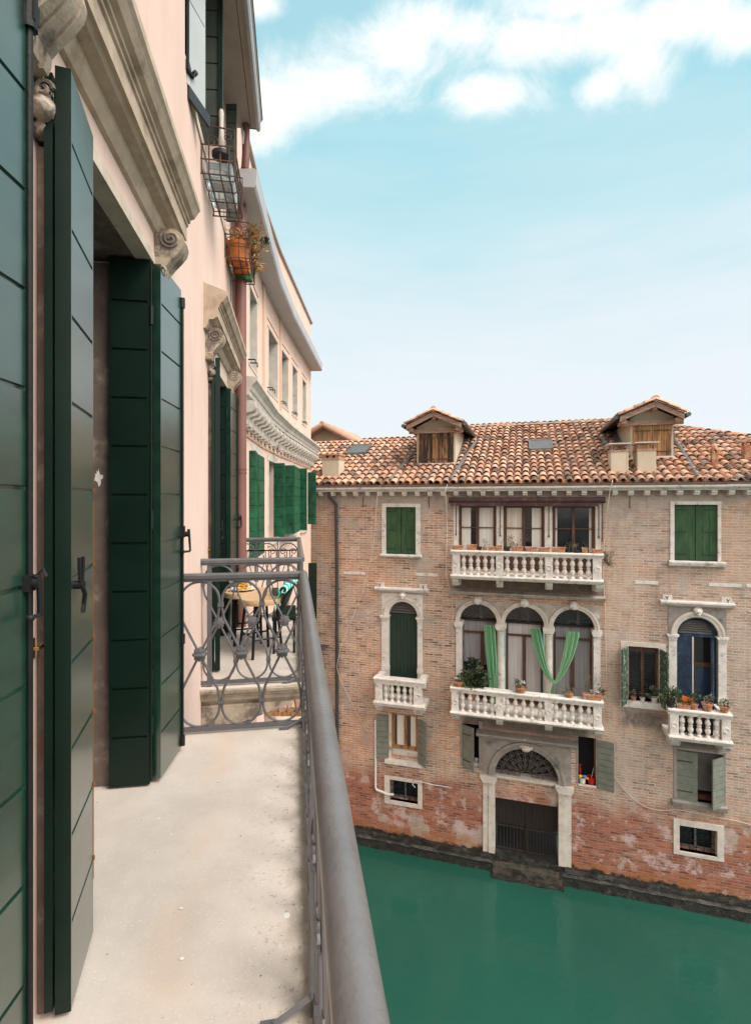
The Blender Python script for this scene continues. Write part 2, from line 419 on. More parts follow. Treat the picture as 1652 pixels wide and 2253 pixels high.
M = dict(
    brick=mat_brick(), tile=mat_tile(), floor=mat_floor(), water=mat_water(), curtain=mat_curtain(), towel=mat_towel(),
    pink=mat_stucco('pink_stucco', (.735, .545, .47), (.68, .49, .415)),
    pink_far=mat_stucco('pale_pink_stucco', (.745, .55, .465), (.69, .49, .40)),
    orange=mat_stucco('orange_stucco', (.70, .46, .35), (.64, .41, .30)),
    cream=mat_stucco('cream_stucco', (.60, .51, .38), (.52, .44, .33)),
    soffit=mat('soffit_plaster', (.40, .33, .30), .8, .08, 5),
    grey_metal=mat('grey_gutter_paint', (.42, .41, .42), .5, .06, 3, bump=.05),
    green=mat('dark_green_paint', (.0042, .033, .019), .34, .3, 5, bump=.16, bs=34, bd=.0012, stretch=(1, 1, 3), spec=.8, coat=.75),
    green_shaded=mat('dark_green_paint_shaded', (.0022, .0125, .0075), .42, .12, 4, bump=.03, bs=160, bd=.001, spec=.3),  # darker copy of the green: leaf shadow put into the colour; also dark canvas
    green_grey=mat('faded_green_paint', (.05, .062, .05), .5, .12, 5, bump=.05),
    grey_leaf=mat('pale_grey_paint', (.42, .43, .43), .45, .05, 4, bump=.03),
    green_worn=mat('worn_green_paint', (.007, .080, .036), .55, .45, 9, c2=(.16, .15, .08), c2s=14, thr=(.66, .71), c3=(.004, .042, .022), stretch=(1, 1, .5)),
    green_old=mat('old_green_paint', (.030, .075, .028), .65, .35, 7, c2=(.30, .28, .22), c2s=11, thr=(.67, .71), c3=(.02, .05, .02), stretch=(2.5, 2.5, .5)),
    green_closed=mat('deep_green_boards', (.010, .030, .018), .6, .25, 6, stretch=(6, 6, .6)),
    sage=mat('sage_paint', (.165, .175, .145), .7, .15, 6, c2=(.30, .29, .24), c2s=8, thr=(.6, .7)),
    sage_green=mat('peeling_green_paint', (.045, .085, .055), .7, .4, 12, c2=(.32, .30, .25), c2s=13, thr=(.54, .6)),
    blue=mat('dark_blue_paint', (.012, .024, .05), .5, .5, 5, c2=(.035, .06, .10), c2s=6, thr=(.5, .66)),
    stone=mat('istrian_stone', (.56, .50, .44), .75, .12, 5, c2=(.30, .265, .23), c2s=4, thr=(.56, .72), c3=(.16, .145, .13), c3s=2.4, thr3=(.62, .76), bump=.3),
    white=mat('white_stone', (.62, .575, .53), .7, .12, 6, c2=(.33, .30, .27), c2s=5, thr=(.55, .7), c3=(.17, .155, .14), c3s=9, thr3=(.62, .7), bump=.35),
    stone_mid=mat('weathered_stone', (.40, .35, .305), .8, .18, 4, c2=(.25, .22, .195), c2s=3, thr=(.5, .64), c3=(.56, .51, .46), c3s=2.6, thr3=(.62, .7)),
    stone_dark=mat('sooty_stone', (.26, .23, .205), .8, .18, 4, c2=(.50, .45, .40), c2s=3.2, thr=(.63, .68), c3=(.12, .11, .10), c3s=2),
    tan=mat('tan_stone', (.47, .36, .27), .8, .15, 8, c2=(.30, .215, .155), c2s=5, thr=(.5, .68), bump=.5, bs=120, bd=.004),
    tan_edge=mat('weathered_slab_edge', (.43, .345, .265), .85, .2, 7, c2=(.24, .175, .125), c2s=5, thr=(.5, .64), bump=.5, bs=90, bd=.004),
    tan_band=mat('tan_stone_light', (.58, .48, .39), .8, .12, 8, c2=(.42, .34, .26), c2s=5, thr=(.58, .7), bump=.5, bs=120, bd=.004),
    jamb=mat('brown_jamb_stone', (.145, .105, .088), .85, .2, 6, c2=(.30, .235, .19), c2s=4, thr=(.5, .65), c3=(.16, .07, .04), c3s=2.6, thr3=(.62, .72), bump=.5, bs=90, bd=.004),
    carved=mat('shaded_carved_stone', (.27, .21, .165), .85, .3, 12, c2=(.09, .075, .065), c2s=14, thr=(.48, .6), c3=(.45, .38, .30), c3s=9, thr3=(.58, .66), bump=.9, bs=45, bd=.012),  # capital stands in shadow; that darkness is put into the stone colour
    console_stone=mat('console_stone', (.40, .32, .245), .85, .2, 7, c2=(.15, .12, .10), c2s=6, thr=(.48, .62), bump=.6, bs=80, bd=.005),
    chalk=mat('flaked_plaster', (.72, .69, .66), .9, .08),
    iron=mat('grey_iron_paint', (.105, .10, .105), .42, .12, 14, bump=.35, bs=90, bd=.002, spec=.5),
    handrail=mat('grey_handrail_paint', (.125, .119, .119), .31, .12, 10, c2=(.09, .07, .06), c2s=16, thr=(.66, .72), bump=.5, bs=75, bd=.003, spec=.9),
    black=mat('black_iron', (.008, .008, .009), .5, .2, 20, bump=.2, spec=.3),
    black_grille=mat('dark_grille_iron', (.10, .082, .07), .6, .3, 20),
    iron_dark=mat('dark_gate_iron', (.035, .024, .02), .6, .3, 20),
    rust=mat('rusty_iron', (.075, .038, .028), .65, .35, 30, bump=.3, bs=120, bd=.002),
    brass=mat('brass', (.75, .45, .12), .3, .1, 20, metal=1, bump=0),
    amber=mat('amber_seal', (.20, .075, .015), .4, .1, 20),
    pipe=mat('brown_pipe_paint', (.20, .085, .07), .45, .1, 3, bump=.06),
    pipe_dark=mat('dark_pipe_paint', (.045, .04, .04), .5, .2, 3),
    gutter_brown=mat('brown_gutter', (.20, .13, .10), .6, .2, 3),
    white_paint=mat('white_plastic', (.62, .60, .57), .5, .06, 4),
    lead=mat('lead_sheet', (.125, .12, .115), .65, .2, 6),
    bark_wood=mat('burnt_wood', (.27, .145, .06), .75, .4, 2, c2=(.03, .019, .013), c2s=.8, thr=(.44, .52), stretch=(13, 13, .9)),
    old_wood=mat('weathered_wood', (.34, .225, .165), .75, .3, 3, c2=(.16, .10, .07), c2s=2, thr=(.55, .7), stretch=(2, 14, 14)),
    brown_wood=mat('brown_window_wood', (.085, .038, .022), .5, .3, 4, c2=(.18, .09, .045), c2s=4, thr=(.58, .7), stretch=(5, 5, .7)),
    orange_wood=mat('orange_wood', (.33, .165, .06), .6, .4, 2, c2=(.10, .05, .025), c2s=2, thr=(.5, .62), stretch=(14, 14, 1)),
    door_wood=mat('dark_door_wood', (.022, .013, .0095), .6, .35, 3, stretch=(16, 16, 1)),
    pale_wood=mat('pale_wood', (.62, .40, .22), .5, .12, 3, stretch=(2, 14, 14), bump=.08),
    awning=mat('maroon_awning', (.05, .022, .022), .8, .3, 6, c2=(.09, .055, .05), c2s=6),
    glass=mat_glass_pane('dark_glass', (.016, .017, .02)),
    glass_blue=mat_glass_pane('blue_glass', (.03, .05, .10)),
    glass_sky=mat_glass_pane('skylight_glass', (.10, .095, .09), .4),
    lace=mat_lace('lace_curtain', (.42, .39, .39), (.54, .51, .50)),
    lace_dim=mat_lace('dim_lace_curtain', (.20, .19, .19), (.30, .285, .29)),
    lace_white=mat_lace('white_curtain', (.62, .58, .53), (.72, .68, .63)),
    lace_old=mat_lace('yellowed_blind', (.56, .48, .38), (.70, .64, .55)),
    dark=mat('dark_room', (.012, .011, .011), .9, .2, bump=0),  # near-black colour stands in for the shade inside rooms and openings
    slat=mat('grey_slats', (.17, .155, .145), .6, .15, 5),
    algae=mat('wet_algae_stone', (.022, .022, .018), .45, .5, 6, c2=(.07, .062, .05), c2s=7, thr=(.55, .65), bump=.9, bs=26, bd=.03),
    tread=mat('worn_step_stone', (.068, .058, .046), .6, .3, 5, c2=(.02, .019, .015), c2s=5, thr=(.5, .62), bump=.7, bs=22, bd=.02),
    ledge=mat('damp_ledge_stone', (.055, .052, .044), .6, .4, 5, c2=(.022, .022, .017), c2s=4, thr=(.46, .56), bump=.8, bs=22, bd=.03),  # paler worn nosing; the lit top edge is put into its colour
    tile_dark=mat('dark_clay', (.20, .11, .075), .9, .3, 9),
    terra=mat('terracotta_pot', (.37, .155, .08), .8, .3, 12, c2=(.42, .29, .21), c2s=7, thr=(.5, .64), c3=(.14, .085, .06), c3s=6, thr3=(.58, .7)),
    terra_pale=mat('pale_terracotta', (.40, .235, .165), .8, .25, 9),
    terra_p=mat('orange_plastic_pot', (.52, .15, .03), .45, .08, 8, bump=.03),
    green_pot=mat('green_plastic', (.012, .16, .03), .35, .1, 8, bump=.02),
    black_pot=mat('black_plastic', (.02, .02, .022), .5, .2, 8),
    white_pot=mat('white_pot', (.60, .58, .55), .5, .08, 8),
    red=mat('red_plastic', (.42, .012, .014), .4, .1, 8, bump=.02),
    orange_p=mat('orange_card', (.75, .17, .02), .6, .08, 8, bump=.02),
    yellow=mat('yellow_plastic', (.75, .42, .02), .5, .08, 8, bump=.02),
    cyan=mat('blue_plastic', (.03, .24, .48), .5, .08, 8, bump=.02),
    china=mat('white_china', (.75, .74, .72), .2, .03, 8, bump=0),
    crisps=mat('yellow_crisps', (.72, .40, .06), .6, .25, 30),
    tray=mat_clear('clear_tray', (.62, .72, .75)),
    clear=mat_clear('clear_glass', (.95, .97, .97)),
    leaf=mat_leaf('dark_leaf', (.016, .034, .012), (.085, .115, .045)),
    leaf_dark=mat_leaf('glossy_dark_leaf', (.010, .020, .010), (.035, .06, .028)),
    leaf_grey=mat_leaf('grey_green_leaf', (.06, .075, .045), (.15, .17, .105)),
    leaf_orange=mat_leaf('orange_succulent_leaf', (.50, .20, .06), (.36, .27, .10)),
    leaf_dry=mat_leaf('dry_stem_leaf', (.16, .11, .075), (.11, .10, .06)),
    flower=mat_leaf('white_petal', (.7, .68, .66), (.75, .73, .7)),
    stem=mat('stem', (.11, .08, .05), .8),
    cord=mat('pale_cord', (.60, .50, .42), .8, .05, bump=0),
    mud=mat('canal_bed', (.05, .06, .04), .9),
)

# ------------------------------------------------------------------ builders


class G:
    """geometry collector -> ONE mesh object"""
    def __init__(s):
        s.bm = bmesh.new()
        s.uv = None

    def face(s, pts):
        vs = [s.bm.verts.new(p) for p in pts]
        return s.bm.faces.new(vs)

    def box(s, x0, x1, y0, y1, z0, z1, m=None):
        P = [(x0, y0, z0), (x1, y0, z0), (x1, y1, z0), (x0, y1, z0), (x0, y0, z1), (x1, y0, z1), (x1, y1, z1), (x0, y1, z1)]
        if m is not None: P = [m @ Vector(p) for p in P]
        v = [s.bm.verts.new(p) for p in P]
        for f in ((3, 2, 1, 0), (4, 5, 6, 7), (0, 1, 5, 4), (1, 2, 6, 5), (2, 3, 7, 6), (3, 0, 4, 7)):
            s.bm.faces.new([v[i] for i in f])
        return s

    def prism(s, poly, fn, a, b):
        """poly: 2d points; fn(p, t) -> 3d; extruded from t=a to t=b"""
        A = [s.bm.verts.new(fn(p, a)) for p in poly]
        B = [s.bm.verts.new(fn(p, b)) for p in poly]
        n = len(poly)
        for i in range(n):
            s.bm.faces.new((A[i], A[(i + 1) % n], B[(i + 1) % n], B[i]))
        s.bm.faces.new(A[::-1]); s.bm.faces.new(B)
        return s

    def tube(s, pts, r, seg=6, closed=False, r1=None, caps=True):
        pts = [Vector(p) for p in pts]
        n = len(pts)
        rings = []
        ref = None
        for i, p in enumerate(pts):
            if closed:
                t = pts[(i + 1) % n] - pts[i - 1]
            else:
                t = pts[min(i + 1, n - 1)] - pts[max(i - 1, 0)]
            if t.length < 1e-9: t = Vector((0, 0, 1))
            t.normalize()
            if ref is None:
                ref = Vector((0, 0, 1)) if abs(t.z) < .9 else Vector((1, 0, 0))
            u = (ref - t * ref.dot(t))
            if u.length < 1e-6: u = t.orthogonal()
            u.normalize(); ref = u
            v = t.cross(u)
            rr = r if r1 is None else r + (r1 - r) * i / max(1, n - 1)
            rings.append([s.bm.verts.new(p + (u * math.cos(2 * math.pi * k / seg) + v * math.sin(2 * math.pi * k / seg)) * rr) for k in range(seg)])
        for i in range(n if closed else n - 1):
            a, b = rings[i], rings[(i + 1) % n]
            for k in range(seg):
                s.bm.faces.new((a[k], a[(k + 1) % seg], b[(k + 1) % seg], b[k]))
        if not closed and caps:
            s.bm.faces.new(rings[0][::-1]); s.bm.faces.new(rings[-1])
        return s

    def lathe(s, prof, loc=(0, 0, 0), seg=12, sx=1, sy=1, axis='z'):
        rings = []
        for r, z in prof:
            ring = []
            for k in range(seg):
                a = 2 * math.pi * k / seg
                q = (r * math.cos(a) * sx, r * math.sin(a) * sy, z)
                if axis == 'y': q = (q[0], z, q[1])
                if axis == 'x': q = (z, q[0], q[1])
                ring.append(s.bm.verts.new((loc[0] + q[0], loc[1] + q[1], loc[2] + q[2])))
            rings.append(ring)
        for a, b in zip(rings, rings[1:]):
            for k in range(seg):
                s.bm.faces.new((a[k], a[(k + 1) % seg], b[(k + 1) % seg], b[k]))
        s.bm.faces.new(rings[0][::-1]); s.bm.faces.new(rings[-1])
        return s

    def ball(s, c, r, sub=2, sc=(1, 1, 1), jit=0):
        m = Matrix.Translation(c) @ Matrix.Diagonal((r * sc[0], r * sc[1], r * sc[2], 1))
        x = bmesh.ops.create_icosphere(s.bm, subdivisions=sub, radius=1, matrix=m)
        if jit:
            for v in x['verts']:
                d = v.co - Vector(c)
                v.co = Vector(c) + d * (1 + random.uniform(-jit, jit))
        return s

    def arch(s, x0, x1, z0, z1, cx, zs, r, y0, y1, n=24, jambs=True):
        """panel with a round-headed opening; y0 outer face, y1 back"""
        ang = [math.pi * i / n for i in range(n + 1)]
        for c in ((x1 - cx, z1 - zs), (x0 - cx, z1 - zs)):
            ang.append(math.atan2(c[1], c[0]))
        ang = sorted(set(round(a, 6) for a in ang))

        def outer(a):
            c, sn = math.cos(a), math.sin(a)
            t = 1e9
            if c > 1e-6: t = min(t, (x1 - cx) / c)
            if c < -1e-6: t = min(t, (x0 - cx) / c)
            if sn > 1e-6: t = min(t, (z1 - zs) / sn)
            return (cx + c * t, zs + sn * t)
        I = [(cx + r * math.cos(a), zs + r * math.sin(a)) for a in ang]
        O = [outer(a) for a in ang]
        for i in range(len(ang) - 1):
            a, b, c, d = I[i], I[i + 1], O[i + 1], O[i]
            s.face([(a[0], y0, a[1]), (d[0], y0, d[1]), (c[0], y0, c[1]), (b[0], y0, b[1])])
            s.face([(a[0], y0, a[1]), (b[0], y0, b[1]), (b[0], y1, b[1]), (a[0], y1, a[1])])
            s.face([(d[0], y0, d[1]), (d[0], y1, d[1]), (c[0], y1, c[1]), (c[0], y0, c[1])])
        if jambs:
            s.box(x0, cx - r, y0, y1, z0, zs); s.box(cx + r, x1, y0, y1, z0, zs)
        return s

    def ring(s, cx, zs, r0, r1, y0, y1, n=24, a0=0., a1=math.pi):
        """moulded half-ring; y0 outer face"""
        prof = [(r0, y1), (r0, y0 + .01), (r0 + .02, y0), (r0 + (r1 - r0) * .55, y0), (r0 + (r1 - r0) * .62, y0 - .02), (r1 - .01, y0 - .02), (r1, y0), (r1, y1)]
        rows = []
        for i in range(n + 1):
            a = a0 + (a1 - a0) * i / n
            rows.append([s.bm.verts.new((cx + r * math.cos(a), y, zs + r * math.sin(a))) for r, y in prof])
        for a, b in zip(rows, rows[1:]):
            for k in range(len(prof) - 1):
                s.bm.faces.new((a[k], a[k + 1], b[k + 1], b[k]))
        s.bm.faces.new(rows[0]); s.bm.faces.new(rows[-1][::-1])
        return s

    def halfdisc(s, cx, zs, r, y, n=20):
        return s.face([(cx + r * math.cos(math.pi * i / n), y, zs + r * math.sin(math.pi * i / n)) for i in range(n + 1)])

    def build(s, name, m, parent=None, loc=None, rotz=0, smooth=False, bev=0, ang=.6):
        bm = s.bm
        if bev:
            bmesh.ops.remove_doubles(bm, verts=bm.verts, dist=1e-6)
            es = [e for e in bm.edges if len(e.link_faces) == 2 and e.calc_face_angle(0) > .5]
            bmesh.ops.bevel(bm, geom=es, offset=bev, segments=2, affect='EDGES', profile=.6, clamp_overlap=True)
        bmesh.ops.recalc_face_normals(bm, faces=bm.faces)
        if smooth:
            for f in bm.faces: f.smooth = True
            for e in bm.edges:
                if len(e.link_faces) == 2 and e.calc_face_angle(0) > ang: e.smooth = False
        me = bpy.data.meshes.new(name)
        bm.to_mesh(me); bm.free()
        me.materials.append(m if not isinstance(m, str) else M[m])
        o = bpy.data.objects.new(name, me)
        COL.objects.link(o)
        if parent is not None:
            o.parent = parent
            rt = parent
            while rt.parent is not None: rt = rt.parent
            off = OFF.get(rt.name)
            if off is not None: me.transform(Matrix.Translation(-off))
        if loc is not None:
            o.location = loc; o.rotation_euler = (0, 0, rotz)
        return o


OFF = {}


def tag(o, label, cat, group=None, kind=None):
    o['label'] = label
    if cat: o['category'] = cat
    if group: o['group'] = group
    if kind: o['kind'] = kind
    return o


def thing(name, label, cat, loc=(0, 0, 0), rotz=0, group=None, world=False):
    """an Empty at a thing's base; with world=True its parts are given in world coordinates"""
    o = bpy.data.objects.new(name, None)
    o.empty_display_size = .2
    COL.objects.link(o)
    o.location = loc; o.rotation_euler = (0, 0, rotz)
    tag(o, label, cat, group)
    if world: OFF[o.name] = Vector(loc)
    return o


def copy_child(o, parent, loc=None):
    c = o.copy(); COL.objects.link(c); c.parent = parent
    if loc is not None: c.location = loc
    return c


def wall(g, u0, u1, v0, v1, holes, pt, depth):
    """wall sheet with rectangular openings and their reveals; pt(u, v, n)"""
    us = sorted(set([u0, u1] + [h[0] for h in holes] + [h[1] for h in holes]))
    vs = sorted(set([v0, v1] + [h[2] for h in holes] + [h[3] for h in holes]))
    us = [u for u in us if u0 <= u <= u1]; vs = [v for v in vs if v0 <= v <= v1]

    def inside(u, v):
        return any(h[0] < u < h[1] and h[2] < v < h[3] for h in holes)
    for a, b in zip(us, us[1:]):
        for c, d in zip(vs, vs[1:]):
            if not inside((a + b) / 2, (c + d) / 2):
                g.face([pt(a, c, 0), pt(b, c, 0), pt(b, d, 0), pt(a, d, 0)])
    for h in holes:
        a, b, c, d = h[:4]
        for p, q in (((a, c), (b, c)), ((b, c), (b, d)), ((b, d), (a, d)), ((a, d), (a, c))):
            g.face([pt(*p, 0), pt(*q, 0), pt(*q, -depth), pt(*p, -depth)])
    return g


def spiral(c, r, turns, ax1, ax2, start=0, n=18, rmin=.15):
    c = Vector(c); a1 = Vector(ax1); a2 = Vector(ax2)
    return [c + (a1 * math.cos(start + 2 * math.pi * turns * i / n) + a2 * math.sin(start + 2 * math.pi * turns * i / n)) * r * (1 - (1 - rmin) * i / n) for i in range(n + 1)]


def foliage(n, rad, size, seed, stems=True, up=.35):
    """leaf-sized faces spread through a clump (base at the origin)"""
    rr = random.Random(seed)
    g = G()
    cl = [Vector((rr.uniform(-1, 1) * rad[0] * .7, rr.uniform(-1, 1) * rad[1] * .7, rad[2] * rr.uniform(.15, 1.7))) for _ in range(max(3, n // 16))]
    for i in range(n):
        c = rr.choice(cl)
        p = c + Vector((rr.gauss(0, .26) * rad[0], rr.gauss(0, .26) * rad[1], rr.gauss(0, .22) * rad[2]))
        p.z = max(p.z, .005)
        d = Vector((p.x * 1.2 + rr.uniform(-.5, .5) * rad[0], p.y * 1.2 + rr.uniform(-.5, .5) * rad[1], up * rad[2] + rr.uniform(-.5, .5) * rad[2]))
        if d.length < 1e-4: d = Vector((0, 0, 1))
        d.normalize()
        sdv = d.cross(Vector((rr.uniform(-1, 1), rr.uniform(-1, 1), rr.uniform(-1, 1))))
        if sdv.length < 1e-3: continue
        sdv.normalize()
        L = size * rr.uniform(.6, 1.3); W_ = L * rr.uniform(.2, .32)
        nn = d.cross(sdv) * L * .12
        g.face([p, p + d * L * .45 + sdv * W_ + nn, p + d * L, p + d * L * .45 - sdv * W_ + nn])
    return g, cl


# ------------------------------------------------------------------ setting
g = G()
g.face([(-90, -60, 0), (90, -60, 0), (90, 90, 0), (-90, 90, 0)])
o = g.build('canal_water', 'water'); tag(o, 'still teal green canal water between the brick palace and the pink house', None, kind='structure')
g = G()
g.face([(-400, -400, -2.5), (400, -400, -2.5), (400, 400, -2.5), (-400, 400, -2.5)])
o = g.build('canal_bed', 'mud'); tag(o, 'muddy canal bed under the water', None, kind='structure')

# ------------------------------------------------------------------ near pink house
WX = -.757
FL = 8.07
HOUSE = thing('pink_house', 'near pink stucco house with dark green plank shutters and iron railed balconies', 'house', (WX, 3.5, 0), world=True)
DOORS = [1.78, 4.86]                      # near jamb of each balcony door
holes = [(y, y + 1.20, FL - .02, 10.94) for y in DOORS] + [(4.06, 5.4, 12.62, 13.86), (4.75, 5.45, 5.1, 7.25), (5.75, 6.3, 5.1, 7.25)]
g = G()
wall(g, -3, 7.1, -1, 13.99, holes, lambda u, v, n: (WX + n, u, v), .42)
g.face([(WX, 7.1, -1), (WX - 3, 7.1, -1), (WX - 3, 7.1, 13.99), (WX, 7.1, 13.99)])
g.build('wall', 'pink', HOUSE)

# eaves: soffit with a groove, pale gutter
g = G()
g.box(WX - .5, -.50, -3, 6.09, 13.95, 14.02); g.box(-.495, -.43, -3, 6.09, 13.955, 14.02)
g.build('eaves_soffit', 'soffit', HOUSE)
g = G()
g.prism([(-.43, 13.93), (-.40, 13.93), (-.385, 13.96), (-.385, 14.06), (-.37, 14.075), (-.37, 14.10), (-.43, 14.10)], lambda p, t: (p[0], t, p[1]), -3, 6.1)
g.build('gutter', 'grey_metal', HOUSE)
g = G(); g.face([(-.36, -3, 14.08), (-.36, 6.1, 14.08), (-4, 6.1, 15.6), (-4, -3, 15.6)])
g.face([(-.36, 6.1, 14.08), (-4, 6.1, 15.6), (-4, 6.1, 13.95), (-.43, 6.1, 13.95)])
g.build('roof', 'tile', HOUSE)
# downpipe in two lengths
g = G()
g.tube([(-.549, 6.04, 14.0), (-.549, 6.04, 13.62), (-.56, 6.06, 13.48), (-.60, 6.2, 13.43)], .044, 14)
g.build('downpipe', 'pipe', HOUSE, smooth=True)
g = G()
g.tube([(-.642, 6.40, 13.25), (-.642, 6.40, 0)], .066, 16)
for z in (10.0, 9.96, 7.2, 12.4): g.tube([(-.642, 6.40, z), (-.642, 6.40, z - .015)], .072, 16)
g.build('downpipe', 'pipe', HOUSE, smooth=True)
g = G(); g.tube([(-.745, 6.33, 12.9), (-.745, 6.33, 8)], .010, 6)
for k in range(9): g.box(-.757, -.735, 6.315, 6.345, 8.3 + k * .5, 8.325 + k * .5)
g.build('cable_duct', 'soffit', HOUSE)


def shutter(p0, p1, z0, z1, th_, pitch, side, material, parent, name='shutter', groove=.009, lab=None, back=True, first=None):
    """plank shutter leaf from plan point p0 to p1; planks face 'side' (unit plan vector)"""
    p0 = Vector((p0[0], p0[1])); p1 = Vector((p1[0], p1[1])); n = Vector(side)
    prof = []
    k = int(round((z1 - z0) / pitch))
    zs = [z0 + (first if first else pitch) + pitch * i for i in range(k)]
    zs = [z for z in zs if z < z1 - .03]
    prof.append((0, z0))
    for z in zs: prof += [(0, z - .0065), (-groove, z - .0045), (-groove, z + .0045), (0, z + .0065)]
    prof.append((0, z1))
    bk = [(-th_, z1)]
    if back:
        for z in reversed(zs): bk += [(-th_, z + .0065), (-th_ + groove, z + .0045), (-th_ + groove, z - .0045), (-th_, z - .0065)]
    bk.append((-th_, z0))
    g = G()
    at_ = lambda p, t: (p0.x + (p1.x - p0.x) * t + n.x * p[0], p0.y + (p1.y - p0.y) * t + n.y * p[0], p[1])
    e_ = .012 / (p1 - p0).length
    g.prism(prof + bk, at_, e_, 1 - e_)
    for a_, b_ in ((0, e_), (1 - e_, 1)): g.prism([(0, z0), (0, z1), (-th_, z1), (-th_, z0)], at_, a_, b_)
    o = g.build(name, material, parent)
    if lab: o['label'] = lab
    return o


def rod(x, y, z0, z1, zh, parent, out=(1, 0), r=.008):
    """espagnolette rod with keepers and a lever handle"""
    g = G()
    g.tube([(x, y, z0), (x, y, z1)], r, 8)
    for z in (z0 + .02, z1 - .02, (z0 + zh) / 2):
        g.tube([(x, y, z - .03), (x, y, z + .03)], r * 1.9, 8)
    g.build('locking_rod', 'black', parent, smooth=True)
    g = G()
    ox, oy = out
    g.box(x - .014, x + .014, y - .02, y + .012, zh - .02, zh + .05)
    g.tube([(x, y, zh), (x + ox * .035, y + oy * .035, zh)], .016, 10)
    g.tube([(x + ox * .035, y + oy * .035, zh + .03), (x + ox * .04, y + oy * .04, zh - .02), (x + ox * .045, y + oy * .045, zh - .105)], .009, 8, r1=.006)
    g.tube([(x + ox * .045, y + oy * .045, zh - .105), (x + ox * .04 - .028, y + oy * .04 - .012, zh - .107)], .0065, 8)
    g.ball((x + ox * .04 - .033, y + oy * .04 - .014, zh - .107), .013, 1)
    g.build('handle', 'black', parent, smooth=True)


ZT = 10.897
# leaf of the nearest door, turned against the wall
sA = shutter((WX + .006, 1.0), (-.690, 1.467), FL + .015, ZT, .045, .2587, (.99, -.17), 'green', HOUSE, first=.257)
g = G(); g.tube([(-.684, 1.462, FL + .1), (-.684, 1.462, 10.9)], .0075, 8); g.build('locking_rod', 'black', sA, smooth=True)
g = G()
g.box(-.70, -.668, 1.45, 1.478, 10.86, 10.91); g.tube([(-.684, 1.464, 10.84), (-.684, 1.464, 10.95)], .018, 8)
g.build('rod_keeper', 'black', sA)
g = G()
g.box(-.706, -.674, 1.442, 1.476, 9.365, 9.407)
g.tube([(-.70, 1.46, 9.385), (-.660, 1.46, 9.385)], .017, 12)
g.tube([(-.664, 1.455, 9.405), (-.660, 1.46, 9.37), (-.660, 1.462, 9.300)], .0085, 10, r1=.006)
g.tube([(-.660, 1.462, 9.302), (-.664, 1.425, 9.302)], .0055, 8); g.ball((-.664, 1.42, 9.302), .011, 2)
g.tube([(-.670, 1.472, 9.405), (-.660, 1.478, 9.42), (-.650, 1.475, 9.40)], .0045, 6)
g.build('handle', 'black', sA, smooth=True)

